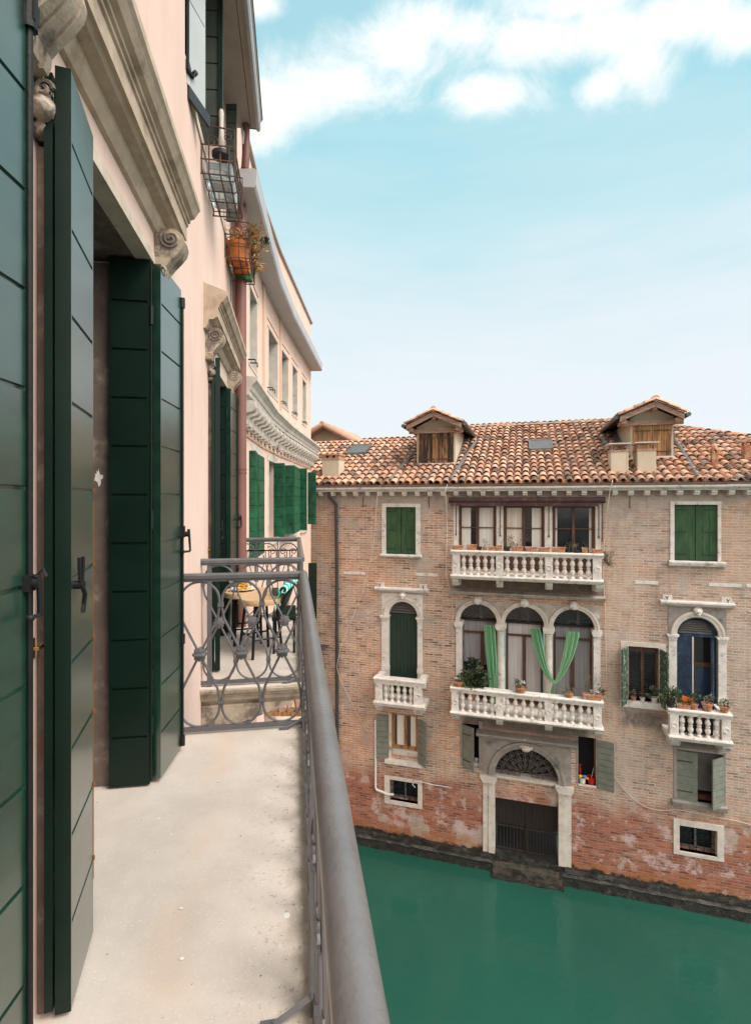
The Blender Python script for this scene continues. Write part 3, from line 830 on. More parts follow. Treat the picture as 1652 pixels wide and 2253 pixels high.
for di, y0 in enumerate(DOORS):
    dy = y0 - 1.78
    # stone reveal lining of the door
    g = G()
    for (a, b) in ((0, .083), (.085, .42)):
        x1_, x0_ = WX - a - .002, WX - b
        e = 0 if a == 0 else .008
        g.box(x0_, x1_, y0, y0 + .06 + e, FL, 10.88); g.box(x0_, x1_, y0 + 1.155 - e, y0 + 1.198, FL, 10.88)
        g.box(x0_, x1_, y0, y0 + 1.198, 10.912 if a else 10.906, 10.938)
    fr = g.build('door_frame', 'jamb', HOUSE)
    g = G(); g.box(WX - .082, WX + .004, y0 - .003, y0 + 1.205, 10.899, 10.955); g.build('lintel', 'tan_band', fr)
    g = G(); g.box(WX - .60, WX - .45, y0 + .02, y0 + 1.18, FL, 10.9); g.build('door', 'glass', HOUSE)
    g = G(); g.box(WX - .45, WX - .001, y0 + .002, y0 + 1.196, FL - .018, FL - .001); g.build('threshold', 'floor', HOUSE)
    if di == 0:
        g = G()
        pts = []
        for k in range(26):
            a = 2 * math.pi * k / 26; q = random.choice((.3, .45, .55, .62)) * random.uniform(.7, 1.1)
            pts.append((-1.036 + .042 * q * math.cos(a), y0 + 1.1465, 9.73 + .085 * q * math.sin(a)))
        g.face(pts)
        g.build('flaked_patch', 'chalk', fr)
    # projecting jamb pilaster with carved capital
    g = G()
    g.box(WX + .001, WX + .028, y0 - .125, y0 - .045, FL, 10.66); g.box(WX + .001, WX + .016, y0 - .045, y0, FL, 10.66)
    g.build('jamb', 'jamb', HOUSE, bev=.004)
    g = G()
    g.ball((WX + .012, y0 - .13, 10.79), .052, 3, (.9, .9, 1.2), .14)
    g.ball((WX + .03, y0 - .16, 10.745), .036, 2, jit=.2); g.ball((WX + .03, y0 - .12, 10.73), .036, 2, jit=.2); g.ball((WX + .015, y0 - .13, 10.70), .036, 2, (1, 1, .8), jit=.2)
    for q in range(5): g.tube(spiral((WX + .04, y0 - .17 + q * .02, 10.80), .026, 1.3, (1, 0, 0), (0, 0, 1), q), .007, 5)
    g.build('carved_capital', 'carved', HOUSE, smooth=True, ang=1.2)
    # cornice
    prof = [(-.02, 11.06), (.02, 11.07), (.035, 11.10), (.045, 11.14), (.09, 11.15), (.105, 11.165), (.12, 11.165), (.12, 11.245), (.13, 11.25), (.13, 11.268), (.142, 11.272), (.142, 11.29), (.165, 11.30), (.185, 11.335), (.198, 11.35), (.198, 11.385), (-.02, 11.46)]
    g = G(); g.prism(prof, lambda p, t: (WX + p[0], t, p[1]), y0 - .39, y0 + 1.42)
    g.build('cornice', 'tan', HOUSE)
    # consoles
    for yc, zb in ((y0 - .30, 10.83), (y0 + 1.16, 10.84)):
        ht = 11.10 - zb
        pr = [(0, 1), (.105, 1), (.125, .97), (.15, .88), (.158, .76), (.148, .62), (.118, .46), (.085, .32), (.062, .2), (.06, .1), (.052, .02), (.03, 0), (0, 0)]
        g = G()
        for (q0, q1, ins) in ((0, .03, 0), (.03, .045, .010), (.045, .085, .002), (.085, .10, .010), (.10, .13, 0)):
            g.prism([(max(0, p[0] - (ins if p[0] > .05 else 0)), zb + ht * p[1]) for p in pr], lambda p, t: (WX + p[0], t, p[1]), yc + q0, yc + q1)
        c = g.build('console', 'console_stone', HOUSE, smooth=True, ang=.45)
        g = G()
        g.tube(spiral((WX + .085, yc - .003, zb + ht * .78), .055, 2.2, (1, 0, 0), (0, 0, 1), 2.2, 26, .1), .007, 6)
        g.build('volute', 'console_stone', c, smooth=True); g = G()
        g.tube(spiral((WX + .035, yc - .003, zb + ht * .1), .028, 1.6, (1, 0, 0), (0, 0, 1), 0, 16, .1), .005, 6)
        g.build('volute', 'console_stone', c, smooth=True)
    # shutters: free leaf toward us, leaf in the reveal, leaf folded on the wall
    sB = shutter((-.655, 1.636 + dy), (-.698, 1.926 + dy), FL + .015, 10.885, .040, .2587, (.989, .147), 'green', HOUSE, first=.257)
    g = G(); g.box(-.0, .022, 0, .03, FL + .03, 10.86, Matrix.Translation((-.722, 1.622 + dy, 0)) @ Matrix.Rotation(.147, 4, 'Z'))
    g.box(-.0405, .0015, -.0035, -.001, FL + .016, 10.884, Matrix.Translation((-.655, 1.636 + dy, 0)) @ Matrix.Rotation(.147, 4, 'Z'))  # added thin sheet keeps the leaf's near edge dark; shade put into colour
    g.build('rebate_edge_shade', 'green_shaded', sB)
    g = G()
    g.box(-.700, -.6965, 1.923 + dy, 1.9275 + dy, FL + .2, 9.6)
    for k in range(6): g.box(-.7015, -.693, 1.921 + dy, 1.929 + dy, FL + .272 + .2587 * k - .004, FL + .272 + .2587 * k + .010)
    g.build('seal', 'amber', sB)
    g = G()
    xb, yb, zb = -.655, 1.675 + dy, 9.345
    g.tube([(xb - .01, yb, zb), (xb + .022, yb, zb)], .013, 10)
    for s_ in (-1, 1): g.tube([(xb + .014, yb + s_ * .008, zb + .01), (xb + .014, yb + s_ * .014, zb + .05), (xb + .014, yb + s_ * .014, zb + .085)], .0055, 6)
    g.tube([(xb + .016, yb, zb), (xb + .02, yb + .012, zb - .03), (xb + .014, yb + .02, zb - .06), (xb + .016, yb + .008, zb - .085)], .007, 6)
    g.build('latch', 'black', sB, smooth=True)
    s0 = shutter((-.80, y0 + .065), (-.752, y0 - .03), FL + .015, ZT, .04, .2587, (.9, .44), 'green_shaded', HOUSE, first=.257)
    s1 = shutter((-.968, 2.885 + dy), (-.765, 2.885 + dy), FL + .012, ZT, .038, .2587, (0, -1), 'green_shaded', HOUSE, first=.259)
    g = G(); g.tube([(-.758, 2.888 + dy, FL + .03), (-.758, 2.888 + dy, ZT - .02)], .006, 6)
    for z in (8.4, 9.5, 10.6): g.tube([(-.755, 2.886 + dy, z - .05), (-.755, 2.886 + dy, z + .05)], .010, 8)
    g.build('hinge', 'green_shaded', s1)
    s2 = shutter((-.713, 2.905 + dy), (-.679, 3.25 + dy), FL + .03, ZT - .01, .042, .2587, (.98, -.197), 'green', HOUSE, first=.245)
    rod(-.672, 3.252 + dy, FL + .05, 10.83, 9.40, s2)
    # brass hook on the wall
    g = G()
    hy, hz = y0 - .16, 9.19 - .02
    g.box(WX, WX + .006, hy - .015, hy + .015, hz - .03, hz + .03)
    g.tube([(WX + .006, hy, hz), (WX + .02, hy, hz), (WX + .024, hy + .1, hz + .004)], .0045, 6)
    g.tube([(WX + .024, hy + .1, hz + .004), (WX + .026, hy + .12, hz - .012), (WX + .012, hy + .125, hz - .014)], .0045, 6)
    g.build('hook', 'brass', HOUSE, smooth=True)

# upper window with its faded shutters
g = G()
g.box(WX - .4, WX + .014, 3.86, 5.95, 12.55, 12.615); g.box(WX + .001, WX + .012, 3.93, 4.05, 12.616, 13.9); g.box(WX + .001, WX + .012, 5.41, 5.5, 12.616, 13.9)
uw = g.build('window', 'tan_band', HOUSE)
g = G(); g.box(WX - .4, WX - .35, 4.07, 5.39, 12.63, 13.86); g.build('pane', 'glass', uw)
us = shutter((-.753, 3.80), (-.668, 4.04), 12.59, 13.92, .040, .62, (.943, -.33), 'grey_leaf', HOUSE, lab='pale grey shutter leaf with a loop of wire')
g = G(); g.box(-.79, -.757, 3.74, 3.80, 12.75, 13.94); g.box(-.775, -.74, 3.795, 3.81, 12.75, 13.94); g.build('edge_strip', 'black_pot', us)
g = G()
g.box(-.78, -.735, 3.76, 3.86, 12.66, 12.73); g.tube([(-.76, 3.79, 12.7), (-.72, 3.84, 12.665), (-.715, 3.85, 12.70)], .014, 8); g.tube([(-.715, 3.852, 12.70), (-.705, 3.86, 12.72)], .018, 10)
g.build('bracket', 'black', us)
g = G()
g.box(-.01, .01, 0, .30, 12.50, 12.59, Matrix.Translation((-.752, 3.82, 0)) @ Matrix.Rotation(-.34, 4, 'Z'))
g.build('bottom_rail', 'black_pot', us)
g = G()
pts = [(-.735, 3.83, 13.9)]
for k in range(15):
    t = k / 14
    pts.append((-.725 + .05 * math.sin(t * 3.1) * .7, 3.84 + .09 * t * math.sin(t * 3), 13.9 - .48 * math.sin(t * math.pi)))
g.tube(pts, .004, 5); g.tube([(-.70, 3.92, 13.8), (-.672, 4.03, 13.5), (-.668, 4.035, 13.42)], .003, 5)
g.build('wire_loop', 'white_paint', us)
um = shutter((-.80, 4.465), (-.616, 4.452), 12.63, 13.93, .035, .223, (-.07, -1), 'green_grey', HOUSE)
g = G(); g.box(-.632, -.612, 4.44, 4.49, 12.63, 13.93); g.box(-.608, -.597, 4.452, 4.487, 12.61, 13.93); g.build('edge_strip', 'green_shaded', um)
shutter((-.728, 5.685), (-.616, 5.668), 12.64, 13.90, .035, .15, (-.1, -1), 'green_grey', HOUSE)
g = G()
for k in range(3): g.tube([(-.60 + .012 * k, 6.03, 13.93), (-.59 + .012 * k, 6.0, 13.82), (-.575, 6.0, 13.70 + .02 * k)], .009, 6)
g.build('cable_bundle', 'white_paint', HOUSE, smooth=True)

# low windows under the second balcony
for (a, b) in ((4.75, 5.45), (5.75, 6.3)):
    g = G(); g.box(WX - .3, WX - .26, a, b, 5.1, 7.25); g.build('window', 'glass', HOUSE)
    shutter((-.75, b - .02), (-.52, b - .04), 5.12, 7.22, .035, .25, (0, -1), 'green_shaded', HOUSE)
    shutter((-.75, a - .28), (-.71, a - .02), 5.12, 7.22, .035, .25, (1, 0), 'green_shaded', HOUSE)


def figure8(cx, z0, z1, rr, fn):
    """hourglass loop of wrought iron between z0 and z1"""
    zt, zb = z1 - rr, z0 + rr
    P = []
    for i in range(15):
        a = math.pi * i / 14
        P.append((cx + rr * math.cos(a), zt + rr * math.sin(a)))
    P += [(cx - rr, zt - .05), (cx - rr * .90, zt - .12)]
    P += [(cx, (z0 + z1) / 2)]
    P += [(cx + rr * .90, zb + .12), (cx + rr, zb + .05)]
    for i in range(15):
        a = -math.pi * i / 14
        P.append((cx + rr * math.cos(a), zb + rr * math.sin(a)))
    P += [(cx - rr, zb + .05), (cx - rr * .90, zb + .12)]
    P += [(cx, (z0 + z1) / 2)]
    P += [(cx + rr * .90, zt - .12), (cx + rr, zt - .05)]
    return [fn(*p) for p in P]


def rosette(c, nrm, r, parent, knot=True):
    n = Vector(nrm); u = Vector((0, 0, 1)); v = n.cross(u)
    g = G()
    for sgn in (1, -1):
        pts = []
        for i in range(48):
            a = 2 * math.pi * i / 48
            q = r * (1 + .12 * math.cos(8 * a))
            pts.append(Vector(c) + (u * math.cos(a) + v * math.sin(a)) * q + n * sgn * .010)
        pin = [Vector(c) + (p - Vector(c) - n * sgn * .010) * .45 + n * sgn * .018 for p in pts]
        vs = [g.bm.verts.new(p) for p in pts]; vi = [g.bm.verts.new(p) for p in pin]; ve = [g.bm.verts.new(p - n * sgn * .008) for p in pts]
        for i in range(48):
            j = (i + 1) % 48
            g.bm.faces.new((vs[i], vs[j], vi[j], vi[i])); g.bm.faces.new((ve[i], ve[j], vs[j], vs[i]))
        g.bm.faces.new(vi)
    if knot:
        g.tube([Vector(c) + v * .032 - n * .02, Vector(c) + v * .02 - n * .034, Vector(c) - v * .02 - n * .034, Vector(c) - v * .032 - n * .02], .011, 8)
    else:
        g.ball(Vector(c) - n * .02, .008, 1); g.ball(Vector(c) + n * .02, .008, 1)
    return g.build('rosette', 'iron', parent, smooth=True)


def panel(fn, c0, count, per, z0, z1, nrm, parent, knot=True):
    """run of hourglass loops with collars and rosettes; fn(u, z) -> point"""
    rr = per / 2 - .008
    g = G()
    for k in range(count):
        g.tube(figure8(c0 + per * (k + .5), z0, z1, rr, fn), .0082, 8, closed=True)
    for k in range(count + 1):
        for z in (z1 - rr - .03, z0 + rr + .03):
            p = Vector(fn(c0 + per * k, z)); t = (Vector(fn(c0 + per * k + .01, z)) - p).normalized() * .021
            e_ = .011; tt = t.normalized() * .019; nn = Vector(nrm).normalized() * e_; uu = Vector((0, 0, .012))
            cs_ = [p + a * tt + b * nn + c * uu for c in (-1, 1) for a, b in ((-1, -1), (1, -1), (1, 1), (-1, 1))]
            vv = [g.bm.verts.new(q) for q in cs_]
            for f_ in ((3, 2, 1, 0), (4, 5, 6, 7), (0, 1, 5, 4), (1, 2, 6, 5), (2, 3, 7, 6), (3, 0, 4, 7)): g.bm.faces.new([vv[i] for i in f_])
    g.build('scrollwork', 'iron', parent, smooth=True)
    for k in range(count):
        rosette(fn(c0 + per * (k + .5), (z0 + z1) / 2), nrm, .043, parent, knot)


def balcony(ya, yb, near, first):
    g = G()
    # moulded stone slab
    pr = [(.868, FL), (.872, FL - .02), (.868, FL - .045), (.84, FL - .05), (.84, FL - .075), (.825, FL - .085), (.82, FL - .12), (.79, FL - .13), (.78, FL - .16), (-.02, FL - .16), (-.02, FL)]
    g.prism([(p[0], min(p[1], FL - .012)) for p in pr], lambda p, t: (WX + p[0], t, p[1]), ya + .094, yb - .094)
    en = [(-.012, -.16), (0, -.16), (.012, -.13), (.04, -.12), (.045, -.085), (.062, -.076), (.062, -.05), (.088, -.045), (.093, -.02), (.088, -.012), (-.012, -.012)]
    for yy, sg in ((ya + .094, -1), (yb - .094, 1)): g.prism(en, lambda p, t: (t, yy + sg * p[0], FL + p[1]), WX, WX + .868)
    sl = g.build('balcony', 'tan_edge', HOUSE)
    g = G(); g.box(WX - .001, WX + .866, ya + .003, yb - .003, FL - .0115, FL); g.build('floor', 'floor', sl)
    XR = .062
    g = G()
    g.tube([(XR, ya + .06 if not near else ya, 9.105), (XR, yb - .075, 9.105)], .0275, 20)
    g.ball((XR, yb - .075, 9.105), .0275, 2)
    g.build('handrail', 'handrail', sl, smooth=True)
    ends = [yb - .075] + ([] if near else [ya + .06])
    for ye in ends:
        g = G()
        g.prism([(-.022, 0), (.022, 0), (.022, .022), (.012, .034), (-.012, .034), (-.022, .022)], lambda p, t: (t, ye + p[0], 9.092 + p[1]), WX - .01, XR)
        g.box(WX - .01, XR, ye - .012, ye + .012, 9.072, 9.091)
        g.build('end_rail', 'iron', sl)
        g = G(); g.box(WX + .0, XR, ye - .009, ye + .009, 8.088, 8.118); g.build('bottom_bar', 'iron', sl)
    g = G()
    g.box(XR - .012, XR + .012, ya if near else ya + .06, yb - .075, 9.055, 9.075)
    g.box(XR - .009, XR + .009, ya if near else ya + .06, yb - .075, 8.085, 8.115)
    g.build('rail_bar', 'iron', sl)
    posts = [yb - .075] + ([1.53] if near else [ya + .06])
    for yp in posts:
        g = G()
        g.box(XR - .014, XR + .014, yp - .014, yp + .014, FL - .05, 9.08)
        g.tube([(XR, yp, 8.13), (XR - .05, yp - .01, 8.105), (XR - .12, yp - .02, FL + .006)], .011, 4)
        g.box(XR - .16, XR - .10, yp - .032, yp - .006, FL, FL + .008)
        g.build('post', 'iron', sl)
    if not near:
        g = G(); g.box(WX + .05, WX + .085, ya + .048, ya + .072, FL, 9.07); g.build('post', 'iron', sl)
    L = XR - WX
    for i, ye in enumerate(ends):
        if not near and i == 0:      # far end: scrolls
            g = G()
            for k in range(3):
                cx = WX + L * (k + .5) / 3
                pts = [(cx + .12 * math.cos(math.pi * q / 14), ye, 8.93 + .12 * math.sin(math.pi * q / 14)) for q in range(15)]
                g.tube([(cx + .12, ye, 8.55)] + pts + [(cx - .12, ye, 8.55)], .0075, 6)
                for s_ in (-1, 1):
                    g.tube(spiral((cx + s_ * .065, ye, 8.94), .045, 1.4, (-s_, 0, 0), (0, 0, 1), 0, 18, .2), .006, 6)
                    g.tube([(cx + s_ * .02, ye, 8.94), (cx + s_ * .02, ye, 8.85), (cx + s_ * .10, ye, 8.60)], .006, 6)
                g.box(WX, XR, ye - .006, ye + .006, 8.95, 8.965); g.box(WX, XR, ye - .006, ye + .006, 8.78, 8.79)
                g.box(cx - .006 + .135, cx + .006 + .135, ye - .006, ye + .006, 8.12, 9.08)
                pts = [(cx + .12 * math.cos(-math.pi * q / 14), ye, 8.24 + .12 * math.sin(-math.pi * q / 14)) for q in range(15)]
                g.tube([(cx - .05, ye, 8.9), (cx + .12, ye, 8.3)] + pts + [(cx - .12, ye, 8.3), (cx + .05, ye, 8.9)], .0075, 6)
            g.build('scrollwork', 'iron', sl, smooth=True)
        else:
            panel(lambda u, z: (u, ye, z), WX + .012, 3, (L - .02) / 3, 8.118, 9.07, (0, 1, 0), sl, near)
    cnt = 13 if near else 9
    y_a = 0.02 if near else ya + .07
    panel(lambda u, z: (XR, u, z), y_a, cnt, (yb - .085 - y_a) / cnt, 8.118, 9.055, (-1, 0, 0), sl, near)
    # stone brackets below
    for yc in ([.4, 2.9] if near else [ya + .06, yb - .35]):
        g = G()
        pb = [(0, FL - .16), (.74, FL - .16), (.75, FL - .195), (.66, FL - .205), (.48, FL - .265), (.30, FL - .325), (.1, FL - .34), (0, FL - .36)]
        g.prism(pb, lambda p, t: (WX + p[0], t, p[1]), yc, yc + .26)
        g.build('bracket', 'console_stone', sl, bev=.008)  # darker stone colour stands in for the shade under the slab
    return sl


BAL1 = balcony(-.9, 3.56, True, True)
BAL2 = balcony(4.30, 6.86, False, False)

# ------------------------------------------------------------------ things on the second balcony


def stool(name, label, x, y, h, r, legs=4, spread=1.0, rot=.3, cat='stool', rungs=True):
    t = thing(name, label, cat, (x, y, FL), rot)
    g = G(); g.lathe([(r * .985, h - .055), (r, h - .05), (r, h - .005), (r * .99, h)], seg=40); g.build('seat' if cat == 'stool' else 'tabletop', 'pale_wood', t, smooth=True)
    P = []
    for k in range(legs):
        a = 2 * math.pi * (k + .5) / legs
        top = Vector((math.cos(a) * r * .72, math.sin(a) * r * .72, h - .056)); bot = Vector((math.cos(a) * r * spread, math.sin(a) * r * spread, 0))
        P.append((top, bot))
        g = G(); g.tube([bot, top], .015, 4); g.build('leg', 'black', t)
    if rungs:
        for k in range(legs):
            f = .34 + .06 * (k % 2)
            a = P[k][1].lerp(P[k][0], f); b = P[(k + 1) % legs][1].lerp(P[(k + 1) % legs][0], f)
            g = G(); g.tube([a, b], .009, 4); g.build('rung', 'black', t)
    return t


stool('bar_stool', 'round wooden stool with black metal legs, nearest on the second balcony', -.33, 5.24, .57, .225, rot=.5)
stool('bar_table', 'wooden table with dark legs carrying the plate of crisps', -.51, 5.70, .56, .245, spread=.8, rot=.2, cat='table')
g = G(); g.lathe([(.05, 0), (.06, .004), (.12, .018), (.135, .026), (.132, .029), (.06, .012), (.01, .010)], seg=28)
tag(g.build('plate', 'china', loc=(-.545, 5.68, FL + .561), smooth=True), 'white plate of crisps on the wooden balcony table', 'plate')
g = G()
for k in range(46):
    a = random.uniform(0, 6.28); q = random.uniform(0, .085); z = .018 + (.085 - q) * .62 * random.random()
    m_ = Matrix.Translation((q * math.cos(a), q * math.sin(a), z)) @ Matrix.Rotation(random.uniform(0, 6.28), 4, 'Z') @ Matrix.Rotation(random.uniform(-.9, .9), 4, 'X')
    g.face([m_ @ Vector(p) for p in ((-.022, -.015, .004), (0, -.019, -.004), (.022, -.012, .005), (.022, .014, .003), (0, .018, -.005), (-.022, .015, .004))])
tag(g.build('crisps', 'crisps', loc=(-.545, 5.68, FL + .569)), 'heap of yellow crisps on the white plate', 'snack')
g = G(); g.lathe([(.035, 0), (.035, .004), (.006, .01), (.005, .085), (.015, .10), (.034, .13), (.038, .165), (.033, .20), (.031, .20), (.035, .165), (.031, .132), (.012, .104)], seg=18)
tag(g.build('wine_glass', 'clear', loc=(-.665, 5.62, FL + .561), smooth=True), 'clear wine glass beside the plate of crisps', 'glass')
g = G(); g.lathe([(.03, 0), (.034, .01), (.036, .07), (.036, .075), (.03, .074), (.028, .01)], seg=18)
tag(g.build('metal_cup', 'lead', loc=(-.19, 5.28, FL + .571), smooth=True), 'small grey metal cup on the wooden stool', 'cup')
# dark canvas chair with a rolled striped towel along the top of its back
CH = thing('folding_chair', 'dark green canvas chair standing by the second balcony rail', 'chair', (-.06, 5.62, FL), world=True)
g = G()
g.prism([(-.16, 8.50), (-.10, 8.665), (-.075, 8.66), (-.135, 8.49)], lambda p, t: (p[0] + .12 * (t - 5.12), t, p[1]), 5.12, 5.78); g.build('backrest', 'green_shaded', CH)
g = G(); g.box(-.22, .02, 5.18, 5.76, 8.40, 8.44); g.build('seat', 'green_shaded', CH, bev=.008)
for px_, py_ in ((-.2, 5.2), (0, 5.2), (-.2, 5.74), (0, 5.74)):
    g = G(); g.tube([(px_, py_, FL), (px_, py_, 8.40)], .012, 6); g.build('leg', 'black', CH)
g = G()
uvl = g.bm.loops.layers.uv.new('UVMap')
rows = []
sp_ = [(.058 * (1 - .055 * k) * math.cos(-.6 + k * .55), .058 * (1 - .055 * k) * math.sin(-.6 + k * .55)) for k in range(16)]
flap = [(.085, -.20), (.082, -.13), (.07, -.075)] + sp_
for (x, z) in flap:
    rows.append([g.bm.verts.new((-.105 + .155 * k / 8 - x, 5.06 + .92 * k / 8, 8.722 + z * (1 if z > -.07 else 1 - .75 * k / 8))) for k in range(9)])
for i in range(len(rows) - 1):
    for k in range(8):
        f = g.bm.faces.new((rows[i][k], rows[i][k + 1], rows[i + 1][k + 1], rows[i + 1][k]))
        for lp, (a, b) in zip(f.loops, ((k, i), (k + 1, i), (k + 1, i + 1), (k, i + 1))): lp[uvl].uv = (b / 18, a / 8)
o = g.build('towel', 'towel', smooth=True, ang=2)
md = o.modifiers.new('thickness', 'SOLIDIFY'); md.thickness = .008
tag(o, 'rolled teal and white striped towel lying over the back of the dark canvas chair', 'towel')

# ------------------------------------------------------------------ iron window baskets above


def basket(label, y0, y1, z0, z1):
    t = thing('window_basket', label, 'basket', (WX, (y0 + y1) / 2, z0), world=True, group='iron baskets under the upper window')
    xi, xo = WX - .01, -.485
    g = G()
    for z in (z0, (z0 + z1) / 2, z1):
        g.tube([(xi, y0, z), (xo, y0, z), (xo, y1, z), (xi, y1, z)], .007, 6)
    g.build('frame', 'rust', t)
    g = G()
    for k in range(4):
        y = y0 + (y1 - y0) * (k + .5) / 4
        g.tube([(xi, y, z0 + .12), (xi + .03, y, z0), (xo - .02, y, z0), (xo, y, z0 + .02), (xo, y, z1)], .0055, 6)
    for x in (-.69, -.60, -.53): g.tube([(x, y0, z1), (x, y0, z0), (x, y1, z0), (x, y1, z1)], .006, 6)
    for y in (y0, y1):
        g.tube([(xo, y, z0), (xo, y, z1)], .006, 6); g.tube([(xi + .02, y, z0), (xi + .02, y, z1)], .006, 6)
    g.build('bars', 'rust', t)
    for y in (y0, y1):
        g = G()
        g.tube([(xi, y, z1 + .15), (xi + .02, y, z1 + .16), (xo + .0, y, z1 + .14), (xo, y, z1)], .007, 6)
        g.tube(spiral((xi + .10, y, z1 + .03), .05, 1.2, (1, 0, 0), (0, 0, 1), 0, 16, .3), .005, 6)
        g.tube(spiral((xo - .06, y, z1 + .08), .04, 1.3, (-1, 0, 0), (0, 0, 1), 1, 16, .3), .005, 6)
        g.build('scroll', 'rust', t, smooth=True)
    return t


basket('rusty iron basket holding clear trays, left of the basket with the orange pots', 4.34, 4.97, 12.29, 12.53)
basket('rusty iron basket holding orange planters, by the downpipe', 5.78, 6.47, 12.29, 12.54)
g = G()
for (a, b) in ((4.46, 4.62), (4.7, 4.88)):
    g = G(); g.box(-.73, -.52, a, b, 12.305, 12.47)
    tag(g.build('clear_tray', 'tray', bev=.01), 'clear plastic tray in the iron basket, %s' % ('nearer one' if a < 4.5 else 'farther one'), 'tray', 'clear trays in the iron basket')
g = G(); g.lathe([(.075, 0), (.078, .03), (.07, .034)], seg=20)
o = g.build('saucer', 'black_pot', loc=(-.60, 4.40, 12.475), smooth=True); tag(o, 'small black saucer under the pale post in the first iron basket', 'saucer')
g = G(); g.lathe([(.020, 0), (.024, .1), (.018, .22), (.021, .34), (.015, .36)], seg=12)
o = g.build('pale_post', 'stone', loc=(-.60, 4.40, 12.51), smooth=True); tag(o, 'ragged pale post standing on the black saucer', 'post')


def oval_pot(name, label, mname, x, y, z, h, rx, ry, cat='planter', group=None):
    g = G()
    g.lathe([(.80, 0), (.84, .02), (.93, h * .8), (1.0, h * .82), (1.02, h), (.94, h), (.88, h * .85), (.1, h * .84)], seg=28, sx=rx, sy=ry)
    # lathe radius is unit: keep heights true
    return tag(g.build(name, mname, loc=(x, y, z), smooth=True), label, cat, group)


oval_pot('planter', 'orange oval planter nearest us in the iron basket', 'terra_p', -.62, 5.95, 12.30, .22, .135, .125, group='orange planters in the iron basket')
oval_pot('planter', 'orange oval planter behind the first, next to the green bowl', 'terra_p', -.61, 6.18, 12.30, .20, .12, .10, group='orange planters in the iron basket')
oval_pot('planter', 'bright green bowl at the far end of the iron basket', 'green_pot', -.60, 6.38, 12.297, .13, .12, .09)
for nm, lb, mt, x, y, n, rad, sz, sd in (
        ('succulent', 'orange tinged succulent in the nearest orange planter', 'leaf_orange', -.55, 5.95, 520, (.19, .15, .15), .05, 1),
        ('succulent', 'orange succulent trailing at the far end of the basket', 'leaf_orange', -.47, 6.36, 170, (.07, .08, .09), .045, 2),
        ('shrub', 'grey green leafy sprigs rising out of the orange planters', 'leaf_grey', -.46, 5.98, 170, (.10, .14, .12), .05, 3)):
    t = thing(nm, lb, 'plant', (x, y, 12.46 if mt == 'leaf_grey' else 12.42))
    f, cl = foliage(n, rad, sz, sd); f.build('foliage', mt, t)
    g = G()
    for c in cl: g.tube([(0, 0, -.05), c * .5 + Vector((0, 0, -.02)), c], .003, 5)
    if mt == 'leaf_grey':
        br = [Vector((0, 0, 0)), Vector((.06, .03, .02)), Vector((.115, 0, .09))]
        g.tube(br, .005, 5)
        f2, _ = foliage(70, (.045, .05, .055), .045, 9)
        bmesh.ops.translate(f2.bm, verts=f2.bm.verts, vec=(.115, 0, .07)); f2.build('foliage', mt, t)
    g.build('stem', 'stem', t)

# ------------------------------------------------------------------ far pink house (front bends with the canal)
FP = [Vector(p) for p in ((-.709, 6.443), (-.523, 8.667), (-.2966, 10.2246), (.46, 14.236))]
DEP = [6.25, 8.476, 10.05, 14.13]          # distance marks along the front
HF = thing('pink_house', 'far pink house with bending front, bright green shutters and scrolled stone cornice', 'house', (-.52, 8.667, 0), world=True)


def fseg(i):
    a, b = FP[i], FP[i + 1]
    d = (b - a).normalized(); n = Vector((d.y, -d.x))
    return a, b, d, n, (b - a).length


def ft(i, dep): return (dep - DEP[i]) / (DEP[i + 1] - DEP[i]) * fseg(i)[4]


UPW = [(0, 7.21, 7.90), (1, 8.97, 9.90), (2, 10.19, 10.97), (2, 11.42, 12.04), (2, 12.75, 13.3)]
LOW2 = [(0, 7.2, 7.9), (1, 8.7, 9.7), (2, 10.5, 11.6), (2, 12.3, 13.2)]
LOW = [(0, 7.45, 8.0), (1, 9.0, 9.8), (2, 10.9, 11.8), (2, 12.5, 13.2)]
EA = EYE + 3.63
g = G()
for i in range(3):
    a, b, d, n, L = fseg(i)
    hs = [(ft(i, p), ft(i, q), EYE + 1.95, EYE + 3.1) for k, p, q in UPW if k == i] + [(ft(i, p), ft(i, q), EYE - .7, EYE + .72) for k, p, q in LOW if k == i] + [(ft(i, p), ft(i, q), 4.9, 6.9) for k, p, q in LOW2 if k == i]
    wall(g, 0, L, -1, EA + 1.3, hs, lambda u, v, m_: (a.x + d.x * u + n.x * m_, a.y + d.y * u + n.y * m_, v), .3)
e = FP[3]; g.face([(e.x, e.y, -1), (e.x - 5, e.y + 2, -1), (e.x - 5, e.y + 2, EA + 1.3), (e.x, e.y, EA + 1.3)])
g.face([(WX, FP[0].y, -1), (FP[0].x, FP[0].y, -1), (FP[0].x, FP[0].y, EA + 1.3), (WX, FP[0].y, EA + 1.3)])
g.build('wall', 'pink_far', HF)


def sweep(prof, name, mname, pre=None, post=None, parent=HF, smooth=False):
    """profile (out, z) swept along the bending front"""
    pts = list(FP); nr = [fseg(0)[3], (fseg(0)[3] + fseg(1)[3]).normalized(), (fseg(1)[3] + fseg(2)[3]).normalized(), fseg(2)[3]]
    if pre is not None: pts = [pre] + pts; nr = [nr[0]] + nr
    if post is not None:
        pts[-1] = pts[-1] + fseg(2)[2] * post
    g = G(); rows = []
    for p, n in zip(pts, nr): rows.append([g.bm.verts.new((p.x + n.x * o_, p.y + n.y * o_, z)) for o_, z in prof])
    for a, b in zip(rows, rows[1:]):
        m = len(prof)
        for k in range(m): g.bm.faces.new((a[k], a[(k + 1) % m], b[(k + 1) % m], b[k]))
    g.bm.faces.new(rows[0][::-1]); g.bm.faces.new(rows[-1])
    return g.build(name, mname, parent, smooth=smooth)


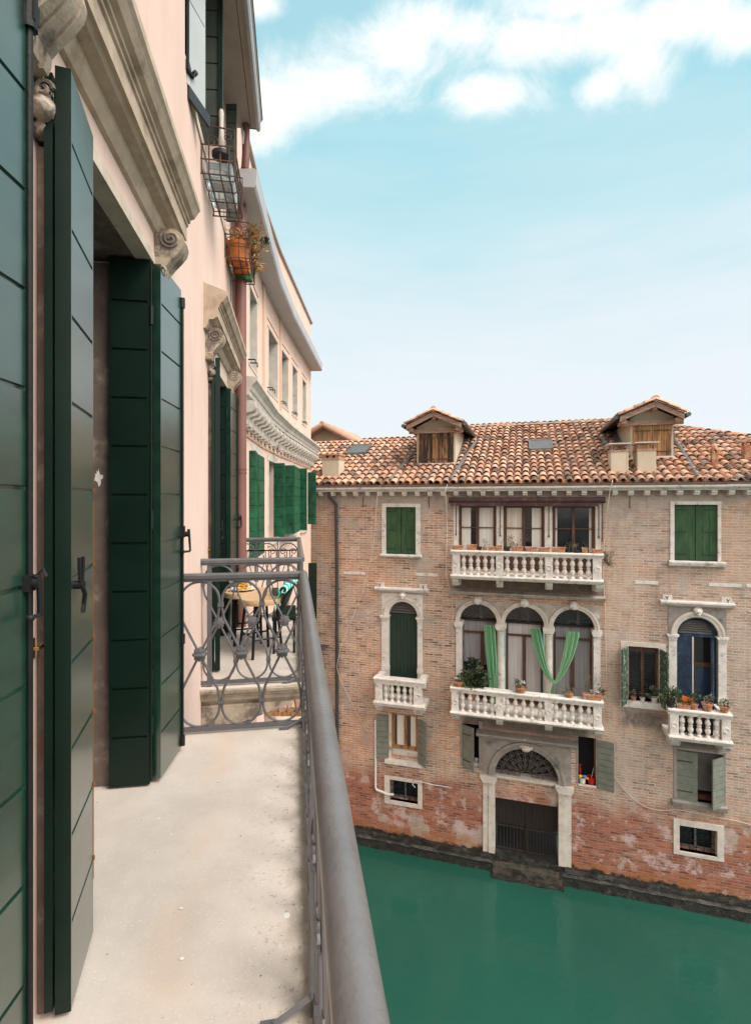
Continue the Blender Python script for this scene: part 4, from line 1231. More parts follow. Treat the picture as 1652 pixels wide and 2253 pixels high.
sweep([(-.02, EA), (.29, EA), (.31, EA + .03), (.32, EA + .2), (.29, EA + .22), (-.02, EA + .2)], 'gutter', 'grey_metal', pre=Vector((-.745, 6.05)), post=.05)
sweep([(-.02, EA + 1.3), (.05, EA + 1.3), (.05, EA + 1.345), (-.3, EA + 1.36), (-.3, EA + 1.3)], 'coping', 'soffit', post=.03)
CZ = EYE + 1.25
sweep([(-.02, CZ), (.10, CZ + .01), (.11, CZ + .06), (.16, CZ + .065), (.17, CZ + .12), (.185, CZ + .13), (.20, CZ + .18), (.245, CZ + .23), (.26, CZ + .24), (.26, CZ + .285), (-.02, CZ + .31)], 'cornice', 'stone', post=.26)
sweep([(-.01, EYE + .88), (.018, EYE + .885), (.022, EYE + .91), (.004, EYE + .92), (-.01, EYE + .92)], 'string_band', 'orange')
# scrolled modillions
mod = [(0, .30), (.17, .30), (.215, .285), (.232, .245), (.225, .20), (.19, .16), (.13, .145), (.10, .125), (.10, .085), (.115, .05), (.105, .015), (.07, 0), (.02, .01), (0, .03)]
for i in range(3):
    a, b, d, n, L = fseg(i)
    m = int(L / .315)
    for k in range(m):
        u = (k + .5) * L / m
        q = G()
        q.prism([(p[0], CZ - .285 + p[1]) for p in mod], lambda p, t: (a.x + d.x * (u + t) + n.x * p[0], a.y + d.y * (u + t) + n.y * p[0], p[1]), -.085, .085)
        q.build('modillion', 'stone', HF, smooth=True, ang=.7)
# pilasters
for i, u0_, wd_ in ((1, .0, .12), (2, .05, .1)):
    a, b, d, n, L = fseg(i)
    g = G(); g.prism([(u0_, -.01), (u0_ + wd_, -.01), (u0_ + wd_, .03), (u0_, .03)], lambda p, t: (a.x + d.x * p[0] + n.x * p[1], a.y + d.y * p[0] + n.y * p[1], t), CZ + .3, EA - .001)
    g.build('pilaster', 'orange', HF)
# upper windows: grey stone linings, iron bars and shutter dogs
for i, p, q in UPW:
    a, b, d, n, L = fseg(i)
    u, v = ft(i, p), ft(i, q)
    P = lambda uu, nn, z: (a.x + d.x * uu + n.x * nn, a.y + d.y * uu + n.y * nn, z)
    g = G()
    for (u1, u2) in ((u, u + .03), (v - .03, v)):
        g.prism([(u1, -.28), (u2, -.28), (u2, .008), (u1, .008)], lambda s_, t: P(s_[0], s_[1], t), EYE + 1.95, EYE + 3.1)
    for (z1, z2) in ((EYE + 1.93, EYE + 1.96), (EYE + 3.07, EYE + 3.1)):
        g.prism([(u - .06, -.28), (v + .06, -.28), (v + .06, .012), (u - .06, .012)], lambda s_, t: P(s_[0], s_[1], t), z1, z2)
    wn = g.build('window', 'stone', HF)
    g = G(); g.face([P(u + .03, -.2, EYE + 1.97), P(v - .03, -.2, EYE + 1.97), P(v - .03, -.2, EYE + 3.07), P(u + .03, -.2, EYE + 3.07)]); g.build('pane', 'glass', wn)
    g = G(); g.tube([P(u + .05, -.03, EYE + 1.96), P(u + .05, -.03, EYE + 3.05)], .014, 6); g.build('shutter_bar', 'lead', wn)
    for uu in (u - .08, u + .1):
        g = G(); g.tube([P(uu, 0, EYE + 1.99), P(uu, .10, EYE + 1.99), P(uu, .10, EYE + 1.93)], .010, 4); g.build('shutter_dog', 'black', wn)
    g = G(); g.prism([(u - .1, -.01), (v + .1, -.01), (v + .1, .014), (u - .1, .014)], lambda s_, t: P(s_[0], s_[1], t), EYE + 3.2, EYE + 3.215); g.build('hood_line', 'orange', wn)
for i, p, q in LOW2:
    a, b, d, n, L = fseg(i)
    u, v = ft(i, p), ft(i, q)
    g = G(); g.face([(a.x + d.x * uu - n.x * .2, a.y + d.y * uu - n.y * .2, zz) for uu, zz in ((u, 4.9), (v, 4.9), (v, 6.9), (u, 6.9))]); g.build('window', 'glass', HF)
# lower windows
for i, p, q in LOW:
    a, b, d, n, L = fseg(i)
    u, v = ft(i, p), ft(i, q)
    P = lambda uu, nn, z: (a.x + d.x * uu + n.x * nn, a.y + d.y * uu + n.y * nn, z)
    g = G()
    for (u1, u2) in ((u - .07, u), (v, v + .07)):
        g.prism([(u1, -.01), (u2, -.01), (u2, .012), (u1, .012)], lambda s_, t: P(s_[0], s_[1], t), EYE - .7, EYE + .72)
    g.prism([(u - .1, -.01), (v + .1, -.01), (v + .1, .014), (u - .1, .014)], lambda s_, t: P(s_[0], s_[1], t), EYE + .722, EYE + .84)
    g.prism([(u - .1, -.01), (v + .1, -.01), (v + .1, .05), (u - .1, .05)], lambda s_, t: P(s_[0], s_[1], t), EYE - .78, EYE - .702)
    wn = g.build('window', 'stone', HF)
    g = G(); g.face([P(u, -.2, EYE - .7), P(v, -.2, EYE - .7), P(v, -.2, EYE + .72), P(u, -.2, EYE + .72)]); g.build('pane', 'glass', wn)
for p0, p1, sd, z0, z1 in (
        ((-.68, 7.40), (-.535, 7.385), (-.1, -1), -.8, .72), ((-.528, 7.42), (-.515, 7.5), (1, -.1), -.8, .70), ((-.505, 7.55), (-.455, 8.12), (.99, -.1), -.8, .68),
        ((-.375, 9.615), (-.177, 9.578), (-.18, -.98), -.66, .71), ((-.185, 10.165), (.0, 10.127), (-.18, -.98), -.64, .71), ((.01, 10.14), (.14, 11.33), (.99, -.11), -.64, .71),
        ((.13, 11.37), (.277, 11.328), (-.18, -.98), -.64, .73), ((.341, 13.05), (.545, 12.977), (-.2, -.98), -.58, .74)):
    shutter(p0, p1, EYE + z0, EYE + z1, .035, .185, sd, 'green_worn', HF, groove=.008)
for p0, p1, sd in (((.10, 10.6), (.20, 11.0), (1, -.2)), ((.33, 12.05), (.52, 12.0), (-.2, -.98)), ((.05, 9.9), (.2, 9.87), (-.2, -.98))):
    shutter(p0, p1, 6.85, 8.15, .035, .185, sd, 'green_shaded', HF, groove=.008)
g = G(); a, b, d, n, L = fseg(2)
g.box(-.02, .02, -.06, .06, 0, .12, Matrix.Translation((FP[1].x + .26, 9.55, EYE + .93))); g.tube([(FP[1].x + .2, 9.55, EYE + .98), (FP[1].x + .30, 9.55, EYE + .9)], .02, 6)
g.build('wall_lamp', 'soffit', HF)
g = G(); g.box(-.2, .12, 0, .3, 0, .35, Matrix.Translation((FP[1].x + .02, 9.2, 8.38)) @ Matrix.Rotation(-.15, 4, 'Z')); g.build('sill_block', 'pink_far', HF)

# ------------------------------------------------------------------ brick palace across the canal
FA = R(-25.406)
FO = Vector((1.815, 14.286, 0))
MF = Matrix.Translation(FO) @ Matrix.Rotation(FA, 4, 'Z')
PAL = thing('brick_palace', 'old brick canal palace with tiled roof, stone balconies and a water gate', 'building', FO, FA)
X0, X1 = -4.5, 11.5
H_ = dict(UL=(.79, 1.63, 8.14, 9.44), UR=(7.92, 8.82, 8.19, 9.52), T1=(2.8, 3.77, 7.8, 9.5), T2=(3.96, 4.97, 7.8, 9.5), T3=(5.17, 6.17, 7.8, 9.5),
          AR=(2.71, 6.29, 4.25, 6.98), LA=(.66, 1.83, 4.22, 7.05), RA=(7.79, 9.0, 4.2, 7.08), LL=(.95, 1.68, 2.56, 3.72), LG=(.9, 1.69, 1.31, 1.88),
          PL=(2.9, 3.33, 2.54, 3.68), PO=(3.43, 5.62, .2, 3.36), PR=(5.78, 6.19, 2.52, 3.7), RG=(6.92, 7.59, 4.75, 6.06), RL=(7.98, 8.94, 2.5, 3.68), RR=(8.03, 8.81, 1.27, 1.88))
g = G()
wall(g, X0, X1, -1, 9.9, list(H_.values()), lambda u, v, n: (u, -n, v), .4)
g.face([(X0, 0, -1), (X0, 9, -1), (X0, 9, 9.9), (X0, 0, 9.9)])
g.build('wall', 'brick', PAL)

# cornice with brackets
g = G()
g.prism([(0, 9.865), (-.24, 9.865), (-.25, 9.90), (-.31, 9.915), (-.335, 9.945), (-.335, 9.985), (0, 9.99)], lambda p, t: (t, p[0], p[1]), X0, X1)
cor = g.build('cornice', 'white', PAL)
g = G(); g.prism([(-.29, 9.991), (-.345, 9.991), (-.36, 10.035), (-.33, 10.04), (-.29, 10.02)], lambda p, t: (t, p[0], p[1]), X0, X1); g.build('gutter', 'gutter_brown', cor)
x = -3.9
pm = [(0, .13), (-.215, .13), (-.215, .075), (-.19, .06), (-.17, .02), (-.12, .03), (0, 0)]
g = G(); g.prism([(p[0], 9.734 + p[1]) for p in pm], lambda p, t: (t, p[0], p[1]), -.06, .06)
m0 = g.build('modillion', 'white', PAL)
m0.location = (x, 0, 0)
while x < 11:
    x += .35
    copy_child(m0, PAL, (x, 0, 0))


def ridge_b(s):
    if s < -1.2: return 3.6
    if s < 1.9: return 3.8
    if s < 7.8: return 4.95
    return 4.95 - (s - 7.8) * .78


RZ = lambda b: 10.16 + .43 * b
rng = random.Random(3)
g = G()
tp, ex = .205, .335
cs, sn = 1 / math.hypot(1, .45), .45 / math.hypot(1, .45)
col = 0
s = X0
while s < X1:
    rb = ridge_b(s)
    nrow = int((rb + .27) / (ex * cs)) + 1
    lean = .0
    for r_ in range(nrow):
        b0 = -.27 + r_ * ex * cs
        ln = min(.43 * cs, max(.1, rb - b0 + .1))
        dx = rng.uniform(-.012, .012); sk = rng.uniform(-.015, .015); dzz = rng.uniform(-.006, .006)
        rows = []
        for q, (bb, rad, lift) in enumerate(((b0, .096, .046), (b0 + ln, .074, .0))):
            ring = []
            for k in range(7):
                a = math.pi * k / 6
                ring.append((s + dx + sk * q + rad * math.cos(a), bb - sn * rad * .9 * math.sin(a), RZ(bb) + lift + dzz + cs * rad * .9 * math.sin(a)))
            rows.append([g.bm.verts.new(p) for p in ring])
        lo = [g.bm.verts.new((p.co.x * 1 + (s + dx - p.co.x) * .14, p.co.y + .002, p.co.z - .012)) for p in rows[0]]
        for k in range(6):
            g.bm.faces.new((rows[0][k], rows[0][k + 1], rows[1][k + 1], rows[1][k]))
            g.bm.faces.new((lo[k], lo[k + 1], rows[0][k + 1], rows[0][k]))
    s += tp
# channels between the covers, and the ridge
for k in range(80):
    s = X0 + tp * (k + .5)
    rb = ridge_b(s)
    for r_ in range(int((rb + .26) / .31)):
        b0 = -.26 + r_ * .31
        g.face([(s - .085, b0, RZ(b0) + .012), (s + .085, b0, RZ(b0) + .012), (s + .085, b0 + .33, RZ(b0 + .33) - .004), (s - .085, b0 + .33, RZ(b0 + .33) - .004)])
s = X0
while s < X1:
    e_ = min(s + .36, X1)
    p, q = (s, ridge_b(s), RZ(ridge_b(s)) - .02), (e_ + .04, ridge_b(e_ - .001), RZ(ridge_b(e_ - .001)) - .01 + rng.uniform(0, .02))
    g.tube([p, q], .10, 8)
    s = e_
roof = g.build('roof', 'tile', PAL, smooth=True, ang=.9)
g = G()
for sa in range(int((X1 - X0) / .5)):
    a = X0 + sa * .5
    g.face([(a, -.28, 10.0), (a + .5, -.28, 10.0), (a + .5, ridge_b(a + .5), RZ(ridge_b(a + .5)) - .06), (a, ridge_b(a), RZ(ridge_b(a)) - .06)])
    g.face([(a, ridge_b(a), RZ(ridge_b(a)) - .06), (a + .5, ridge_b(a + .5), RZ(ridge_b(a + .5)) - .06), (a + .5, 9, 10), (a, 9, 10)])
g.build('roof_underlay', 'tile_dark', roof)
for pts in ([(.95, -.15), (1.04, 1.1), (1.17, 2.35)], [(2.60, -.15), (2.75, 1.2), (2.97, 3.0)], [(8.37, -.15), (8.6, 2.7)], [(6.86, 1.3), (6.72, 3.0)]):
    g = G(); g.tube([(p[0], p[1], RZ(p[1]) + .075) for p in pts], .055, 8); g.build('lead_flashing', 'lead', roof, smooth=True)
for (a, b, c, d) in ((-1.15, -.49, 2.0, 2.87), (4.61, 5.29, 1.9, 2.77)):
    g = G()
    for (p, q, r1, r2) in ((a, b, c, c + .06), (a, b, d - .06, d), (a, a + .05, c, d), (b - .05, b, c, d)):
        z = lambda t: RZ(t)
        g.prism([(r1, z(r1) + .05), (r2, z(r2) + .05), (r2, z(r2) + .17), (r1, z(r1) + .17)], lambda w_, t: (t, w_[0], w_[1]), p, q)
    sk = g.build('skylight', 'lead', PAL)
    g = G(); g.face([(a + .04, c + .05, RZ(c + .05) + .155), (b - .04, c + .05, RZ(c + .05) + .155), (b - .04, d - .05, RZ(d - .05) + .155), (a + .04, d - .05, RZ(d - .05) + .155)]); g.build('pane', 'glass_sky', sk)


def dormer(x0, x1, y, zb, zw, xl, xr, ze, za, wood, fascia, lab):
    """gabled roof window: cream cheeks, plank shutters, deep tiled roof"""
    cx = (x0 + x1) / 2
    zg = za - .12; kr = (za - ze) / ((xr - xl) / 2); zs2 = zg - kr * (x1 - x0) / 2 - .02
    g = G()
    g.prism([(x0, zb), (x1, zb), (x1, zs2), (cx, zg), (x0, zs2)], lambda p, t: (p[0], t, p[1]), y, y + 3.2)
    dm = g.build('dormer', 'cream', PAL); dm['label'] = lab
    fy = y - .42
    kk = (za - ze) / (cx - xl)
    g = G()
    for sgn, xe in ((-1, xl), (1, xr)):
        k2 = (za - ze) / abs(xe - cx)
        P = [(cx, za - .07), (xe, ze - .07), (xe, ze), (cx, za)]
        g.prism(P, lambda p, t: (p[0], t, p[1]), fy + .03, y + 3.4)
    g.build('dormer_roof_deck', 'door_wood', dm)
    g = G()
    for sgn, xe in ((-1, xl), (1, xr)):
        g.prism([(cx + sgn * .004, za - .17), (xe + sgn * -.06, ze - .13), (xe - sgn * .06, ze + .005), (cx + sgn * .004, za - .03)], lambda p, t: (p[0], t, p[1]), fy, fy + .028)
    g.build('barge_board', fascia, dm)
    g = G()
    for sgn, xe in ((-1, xl), (1, xr)):
        W_ = abs(xe - cx); n = int(W_ / .24) + 1
        yy = fy - .03
        while yy < y + 3.3:
            for k in range(n):
                t0, t1 = k / n, min(1, (k + 1.25) / n)
                rows = []
                for t, rad, lf in ((t1, .092, .035), (t0, .074, .01)):
                    xx = cx + sgn * W_ * t; zz = za + (ze - za) * t + lf
                    rows.append([g.bm.verts.new((xx, yy + rad * math.cos(math.pi * q / 6), zz + rad * .8 * math.sin(math.pi * q / 6))) for q in range(7)])
                for q in range(6): g.bm.faces.new((rows[0][q], rows[0][q + 1], rows[1][q + 1], rows[1][q]))
            yy += .2
    g.tube([(cx, fy - .05, za + .035), (cx, y + 3.4, za + .035)], .085, 10)
    g.build('dormer_tiles', 'tile', dm, smooth=True, ang=.9)
    g = G()
    for xe in (xl - .03, xr + .03): g.tube([(xe, fy - .02, ze - .01), (xe, y + 2.6, ze - .01)], .055, 10)
    g.build('dormer_gutter', 'lead', dm, smooth=True)
    g = G()
    g.box(x0 - .22, x1 + .22, y - .09, y - .001, zw + .0, zw + .13); g.box(cx - .05, cx + .05, fy + .05, y, zg - .12, zg - .02)
    for xe in (xl + .12, xr - .24): g.box(xe, xe + .12, fy + .06, y + .3, zw + .03, zw + .125)
    g.build('lintel_beam', fascia, dm)
    # plank shutters
    mid = (x0 + x1) / 2
    for a, b in ((x0 + .05, mid - .006), (mid + .006, x1 - .05)):
        g = G(); n = 4
        for k in range(n):
            g.box(a + (b - a) * k / n + .004, a + (b - a) * (k + 1) / n - .004, y - .035 - .006 * (k % 2), y - .002, zb + .04, zw - .006)
        sh = g.build('shutter', wood, dm)
        for z in (zb + .14, zw - .16):
            g = G(); g.box(a + .03, b - .03, y - .052, y - .042, z, z + .03); g.build('strap_hinge', 'rust', dm)
    g = G(); g.box(x0 - .02, x1 + .02, y - .06, y + .02, zb - .01, zb + .035); g.build('dormer_sill', 'white', dm)
    g = G()
    for xe in (x0 - .01, x1 + .01):
        sg = -1 if xe < cx else 1
        g.face([(xe, y, zb), (xe + sg * .16, y + .1, zb + .05), (xe + sg * .16, y + 2.2, RZ(y + 2.2) + .08), (xe, y + 2.2, RZ(y + 2.2) + .14)])
    g.build('dormer_flashing', 'lead', dm)


dormer(1.44, 2.57, 1.08, 10.68, 11.59, 1.15, 2.86, 11.79, 12.19, 'bark_wood', 'old_wood', 'left dormer with scorched brown shutters')
dormer(7.19, 8.20, 1.20, 10.75, 11.60, 6.80, 8.41, 11.80, 12.19, 'orange_wood', 'old_wood', 'right dormer with orange wood shutters')


def chimney(x0, x1, y0, y1, z1, mname, style):
    g = G(); g.box(x0, x1, y0, y1, 9.95, z1)
    ch = g.build('chimney', mname, roof, bev=.01)
    g = G(); g.box(x0 - .012, x1 + .012, y0 - .012, y1 + .012, z1 - .02, z1 + .03)
    if style == 'slab':
        for xx in (x0 + .02, x1 - .045):
            for yy in (y0 + .01, y1 - .04): g.box(xx, xx + .025, yy, yy + .03, z1 + .03, z1 + .17)
    else:
        for xx in (x0, (x0 + x1) / 2 - .06, x1 - .12): g.box(xx, xx + .12, y0, y1, z1 + .03, z1 + .11)
    g.build('chimney_cap', 'terra_pale', roof)
    g = G()
    if style == 'slab': g.box(x0 - .06, x1 + .06, y0 - .06, y1 + .06, z1 + .17, z1 + .2)
    else: g.box(x0 - .03, x1 + .03, y0 - .03, y1 + .03, z1 + .11, z1 + .15)
    g.build('chimney_slab', 'stone' if style == 'slab' else 'tile', roof)
    g = G()
    g.prism([(x0 - .08, 10.02), (x1 + .1, 10.02), (x1 + .1, 10.1), (x1 + .004, 10.2), (x0 - .004, 10.2), (x0 - .08, 10.1)], lambda p, t: (p[0], t, p[1]), y0 - .03, y0 - .004)
    g.build('chimney_flashing', 'lead', roof)


chimney(-1.23, -.70, .25, .7, 10.84, 'cream', 'plain')
chimney(6.57, 6.97, .25, .75, 10.86, 'cream', 'slab')
chimney(7.17, 7.59, .25, .75, 10.87, 'cream', 'slab')
for (sx, sy, w_, h_) in ((8.97, .68, .065, .46), (9.82, 1.05, .12, .5)):
    g = G(); z = RZ(sy)
    g.box(sx - w_, sx + w_, sy - w_, sy + w_, z - .1, z + h_ - .12)
    for a in (-1, 1):
        for b in (-1, 1): g.box(sx + a * w_ * .75 - .02, sx + a * w_ * .75 + .02, sy + b * w_ * .75 - .02, sy + b * w_ * .75 + .02, z + h_ - .12, z + h_ - .05)
    g.lathe([(w_ * 1.7, z + h_ - .05), (w_ * 1.6, z + h_ - .02), (w_ * .9, z + h_ + .04), (w_ * .3, z + h_ + .06)], (sx, sy, 0), 4)
    g.build('vent_pipe', 'terra', roof)


def stone_frame(name, x0, x1, z0, z1, fx0, fx1, fz1, sill=None, mname='white', out=.03):
    g = G()
    g.box(fx0, x0, -out, .1, z0, z1); g.box(x1, fx1, -out, .1, z0, z1); g.box(fx0 - .004, fx1 + .004, -out - .004, .1, z1, fz1)
    f = g.build(name, mname, PAL, bev=.006)
    if sill:
        g = G(); a, b, c, d = sill
        g.prism([(.1, d), (-.07, d), (-.11, d - .02), (-.11, d - .05), (-.09, c + .02), (-.06, c), (.1, c)], lambda p, t: (t, p[0], p[1]), a, b)
        g.build('sill', mname, f)
    return f


def closed_shutters(f, x0, x1, z0, z1, y, mname, n=3, straps=True):
    mid = (x0 + x1) / 2
    g = G(); g.face([(x0, y + .06, z0), (x1, y + .06, z0), (x1, y + .06, z1), (x0, y + .06, z1)]); g.build('pane', 'dark', f)  # dark backing sheet added so gaps between the leaves read as shade
    for a, b in ((x0 + .004, mid - .006), (mid + .006, x1 - .004)):
        g = G()
        for k in range(n): g.box(a + (b - a) * k / n + .002, a + (b - a) * (k + 1) / n - .002, y, y + .04, z0 + .01, z1 - .01)
        sh = g.build('shutter', mname, f)
        if straps:
            for t in (.1, .5, .9):
                g = G()
                zz = z0 + (z1 - z0) * t
                if a < mid - .1 and b < mid: g.box(a, a + .26, y - .008, y - .001, zz, zz + .025)
                else: g.box(b - .26, b, y - .008, y - .001, zz, zz + .025)
                g.build('strap_hinge', 'green_closed', f)


f = stone_frame('window', *H_['UL'], .67, 1.76, 9.54, (.64, 1.80, 8.05, 8.14)); closed_shutters(f, *H_['UL'], .03, 'green_old')
f = stone_frame('window', *H_['UR'], 7.83, 8.89, 9.60, (7.79, 8.97, 8.06, 8.19)); closed_shutters(f, *H_['UR'], .03, 'green_old')

# three brown casements over the upper balcony
for nm, pans in (('T1', ('cl', 'lw')), ('T2', ('lo', 'cl2')), ('T3', ('dk', 'dk'))):
    x0, x1, z0, z1 = H_[nm]
    mid = (x0 + x1) / 2
    g = G()
    for a, b in ((x0, x0 + .07), (mid - .035, mid + .035), (x1 - .07, x1)): g.box(a, b, .06, .16, z0, z1)
    for a, b in ((x0 + .07, mid - .035), (mid + .035, x1 - .07)):
        g.box(a, b, .07, .15, z1 - .07, z1); g.box(a, b, .08, .13, 8.89, 8.915); g.box(a, b, .07, .15, z0, z0 + .5)
    f = g.build('window', 'brown_wood', PAL)
    for (a, b), pk in zip(((x0 + .07, mid - .035), (mid + .035, x1 - .07)), pans):
        g = G(); g.face([(a, .12, z0 + .4), (b, .12, z0 + .4), (b, .12, z1 - .05), (a, .12, z1 - .05)]); g.build('pane', 'glass', f)
        if pk != 'dk' or nm == 'T3':
            spans = {'cl': ((0, .62),), 'lw': ((.02, .98),), 'lo': ((.02, .98),), 'cl2': ((.42, 1.0),), 'dk': ((.86, 1.0) if a > mid else (0, .12),)}[pk]
            for t0, t1 in spans:
                g = G(); n = 10
                for k in range(n):
                    p, q = a + (b - a) * (t0 + (t1 - t0) * k / n), a + (b - a) * (t0 + (t1 - t0) * (k + 1) / n)
                    yy = .114 + .003 * (k % 2); y2 = .114 + .003 * ((k + 1) % 2)
                    g.face([(p, yy, z0 + .4), (q, y2, z0 + .4), (q, y2, z1 - .06), (p, yy, z1 - .06)])
                g.build('curtain', 'lace_old' if pk == 'lo' else 'lace_white', f)
for a, b in ((2.66, 2.79), (3.785, 3.95), (4.985, 5.155), (6.185, 6.30)):
    g = G(); g.box(a, b, -.012, .05, 7.8, 9.52); q = g.build('pier', 'white', PAL)
    g = G(); xx = (a + b) / 2 + .01; g.tube([(xx, -.035, 9.5), (xx, -.035, 8.72)], .010, 6); g.box(xx - .02, xx + .02, -.05, -.02, 8.69, 8.73); g.build('awning_strut', 'rust', q)
t = thing('awning', 'rolled maroon awning above the three brown casement windows', 'awning', MF @ Vector((4.47, 0, 9.5)), FA)
OFFX = 4.47
g = G(); pts = []
g.tube([(2.56 - OFFX, -.17, .13), (6.38 - OFFX, -.17, .13)], .075, 14); g.build('roll', 'awning', t, smooth=True)
g = G(); n = 60
for k in range(n):
    a = 2.62 - OFFX + 3.6 * k / n; b = a + 3.6 / n
    g.face([(a, -.22, .07), (b, -.22, .07), (b, -.225, -.01), ((a + b) / 2, -.226, -.035), (a, -.225, -.01)])
g.build('valance', 'awning', t)
g = G()
for xx in (2.6 - OFFX, 6.32 - OFFX): g.box(xx - .015, xx + .015, -.17, -.001, .1, .14)
g.tube([(6.33 - OFFX, -.1, .1), (6.33 - OFFX, -.04, -.9)], .012, 6); g.build('arm', 'rust', t)

BPROF = [(.5, 0), (.5, .06), (.28, .09), (.25, .13), (.42, .2), (.55, .28), (.53, .36), (.30, .44), (.28, .465), (.44, .475), (.44, .525), (.28, .535), (.30, .56), (.53, .64), (.55, .72), (.42, .8), (.25, .87), (.28, .91), (.5, .94), (.5, 1)]


def stone_balcony(x0, x1, dep, peds, zr0, zr1, zb0, zb1, corb, nb_, mname='white', floor_lab=None):
    """balustrade balcony on corbels: base slab, pedestals, balusters, rail"""
    g = G()
    g.prism([(0, zb1), (-dep - .05, zb1), (-dep - .06, zb1 - .03), (-dep - .02, zb0 + .02), (-dep, zb0), (0, zb0)], lambda p, t: (t, p[0], p[1]), x0, x1)
    B = g.build('balcony', mname, PAL)
    yf = -dep + .09
    g = G()
    w2 = .10
    for (a, b, c, d) in ((x0, x1, yf - w2, yf + w2),):
        g.prism([(c, zr1), (c - .03, zr1 - .015), (c - .03, zr1 - .045), (c, zr1 - .06), (c + .02, zr0), (d - .02, zr0), (d, zr1 - .06), (d, zr1)], lambda p, t: (t, p[0], p[1]), a, b)
    g.build('rail', mname, B)
    for (c, d) in ((x0 + .03, x0 + .2), (x1 - .2, x1 - .03)):
        g = G(); g.prism([(c, zr0), (d, zr0), (d + .01, zr1 - .003), (c - .01, zr1 - .003)], lambda p, t: (p[0], t, p[1]), yf + w2 + .002, -.0); g.build('rail', mname, B)
    for (a, b) in peds:
        g = G(); g.box(a, b, yf - .085, yf + .085, zb1, zr0)
        m_ = (a + b) / 2; zz = (zb1 + zr0) / 2
        pts = [(m_ + .055 * math.cos(q * math.pi / 10), yf - .087, zz + .055 * math.sin(q * math.pi / 10)) for q in range(20)]
        g.tube(pts, .012, 6, closed=True)
        g.build('pedestal', mname, B, smooth=True, ang=.5)
    gaps = [(peds[i][1], peds[i + 1][0]) for i in range(len(peds) - 1)]
    h = zr0 - zb1
    g = G(); g.lathe([(r * .110, z * h) for r, z in BPROF], seg=14)
    b0 = g.build('baluster', mname, B, smooth=True)
    first = True
    for a, b in gaps:
        for k in range(nb_):
            xx = a + (b - a) * (k + .5) / nb_
            o_ = b0 if first else copy_child(b0, B)
            first = False
            o_.location = (xx, yf, zb1)
    for (a, b) in corb:
        g = G(); hh = .22
        g.prism([(0, zb0), (-dep + .06, zb0), (-dep + .06, zb0 - .06), (-dep + .12, zb0 - .13), (-dep + .2, zb0 - hh * .9), (-.25, zb0 - hh), (0, zb0 - hh - .06)], lambda p, t: (t, p[0], p[1]), a, b)
        g.build('corbel', mname, B, bev=.006)
    return B


BU = stone_balcony(2.69, 6.26, .78, [(2.73, 2.92), (3.81, 3.98), (4.97, 5.14), (6.03, 6.22)], 8.25, 8.37, 7.64, 7.75, [(2.71, 2.88), (3.81, 3.97), (4.98, 5.14), (6.09, 6.25)], 5)
BL = stone_balcony(2.68, 6.26, .78, [(2.71, 2.89), (3.81, 3.98), (4.95, 5.12), (6.04, 6.22)], 4.77, 4.91, 4.20, 4.29, [(2.71, 2.88), (3.81, 3.97), (4.97, 5.13), (6.08, 6.24)], 5)
B3 = stone_balcony(.60, 2.0, .58, [(.64, .83), (1.69, 1.90)], 4.71, 4.88, 4.12, 4.25, [(.62, .80), (1.68, 1.87)], 5)
B4 = stone_balcony(7.65, 8.93, .58, [(7.69, 7.87), (8.73, 8.90)], 4.71, 4.85, 4.12, 4.24, [(7.74, 7.93), (8.76, 8.93)], 5)

# string course over the arcade, with soot
g = G(); g.prism([(.02, 7.14), (-.13, 7.14), (-.14, 7.17), (-.2, 7.19), (-.21, 7.225), (.02, 7.25)], lambda p, t: (t, p[0], p[1]), 2.58, 6.40); g.build('string_course', 'stone_mid', PAL)
# arcade: three round arches on columns
g = G()
cxs = (3.31, 4.48, 5.67)
rr = .485
zs = 6.40
bounds = (2.712, 3.89, 5.08, 6.288)
for c, a, b in zip(cxs, bounds, bounds[1:]): g.arch(a, b, zs, 6.978, c, zs, rr, -.015, .38, jambs=False)
arc = g.build('arcade', 'stone_mid', PAL)
for c in cxs:
    g = G(); g.ring(c, zs, rr, rr + .115, -.045, -.016); g.build('archivolt', 'stone', arc)
    g = G()
    g.ball((c, -.11, 6.98), .105, 3, (1.05, .75, .95), .04); g.ball((c - .03, -.165, 7.0), .022, 1); g.ball((c + .03, -.165, 7.0), .022, 1)
    g.ball((c, -.175, 6.965), .024, 2, (.8, 1, 1.4)); g.ball((c, -.16, 6.925), .038, 2, (1.2, .8, .7), .06)
    for q in range(9):
        a = math.pi * q / 8; g.ball((c + .085 * math.cos(a), -.08, 7.0 + .075 * math.sin(a)), .03, 1, jit=.1)
    g.build('keystone_head', 'white', arc, smooth=True, ang=1.3)
for xa, half in ((2.80, 1), (3.89, 0), (5.08, 0), (6.21, 1)):
    g = G()
    if half:
        g.box(xa - .075, xa + .08, -.02, .3, 4.35, 6.24)
    else:
        g.lathe([(.13, 4.30), (.13, 4.40), (.105, 4.44), (.108, 4.8), (.105, 5.4), (.09, 6.14), (.105, 6.17), (.09, 6.19), (.12, 6.24)], (xa, .08, 0), 20)
    c = g.build('column', 'white', arc, smooth=True)
    g = G()
    w_ = .145 if not half else .12
    g.prism([(-w_ + .03, 6.242), (w_ - .03, 6.242), (w_ - .02, 6.29), (w_, 6.31), (w_, 6.37), (w_ - .015, 6.385), (w_ - .015, 6.399), (-w_ + .015, 6.399), (-w_ + .015, 6.385), (-w_, 6.37), (-w_, 6.31), (-w_ + .02, 6.29)], lambda p, t: (xa + p[0], t, p[1]), -.075, .3)
    g.build('capital', 'white', arc)
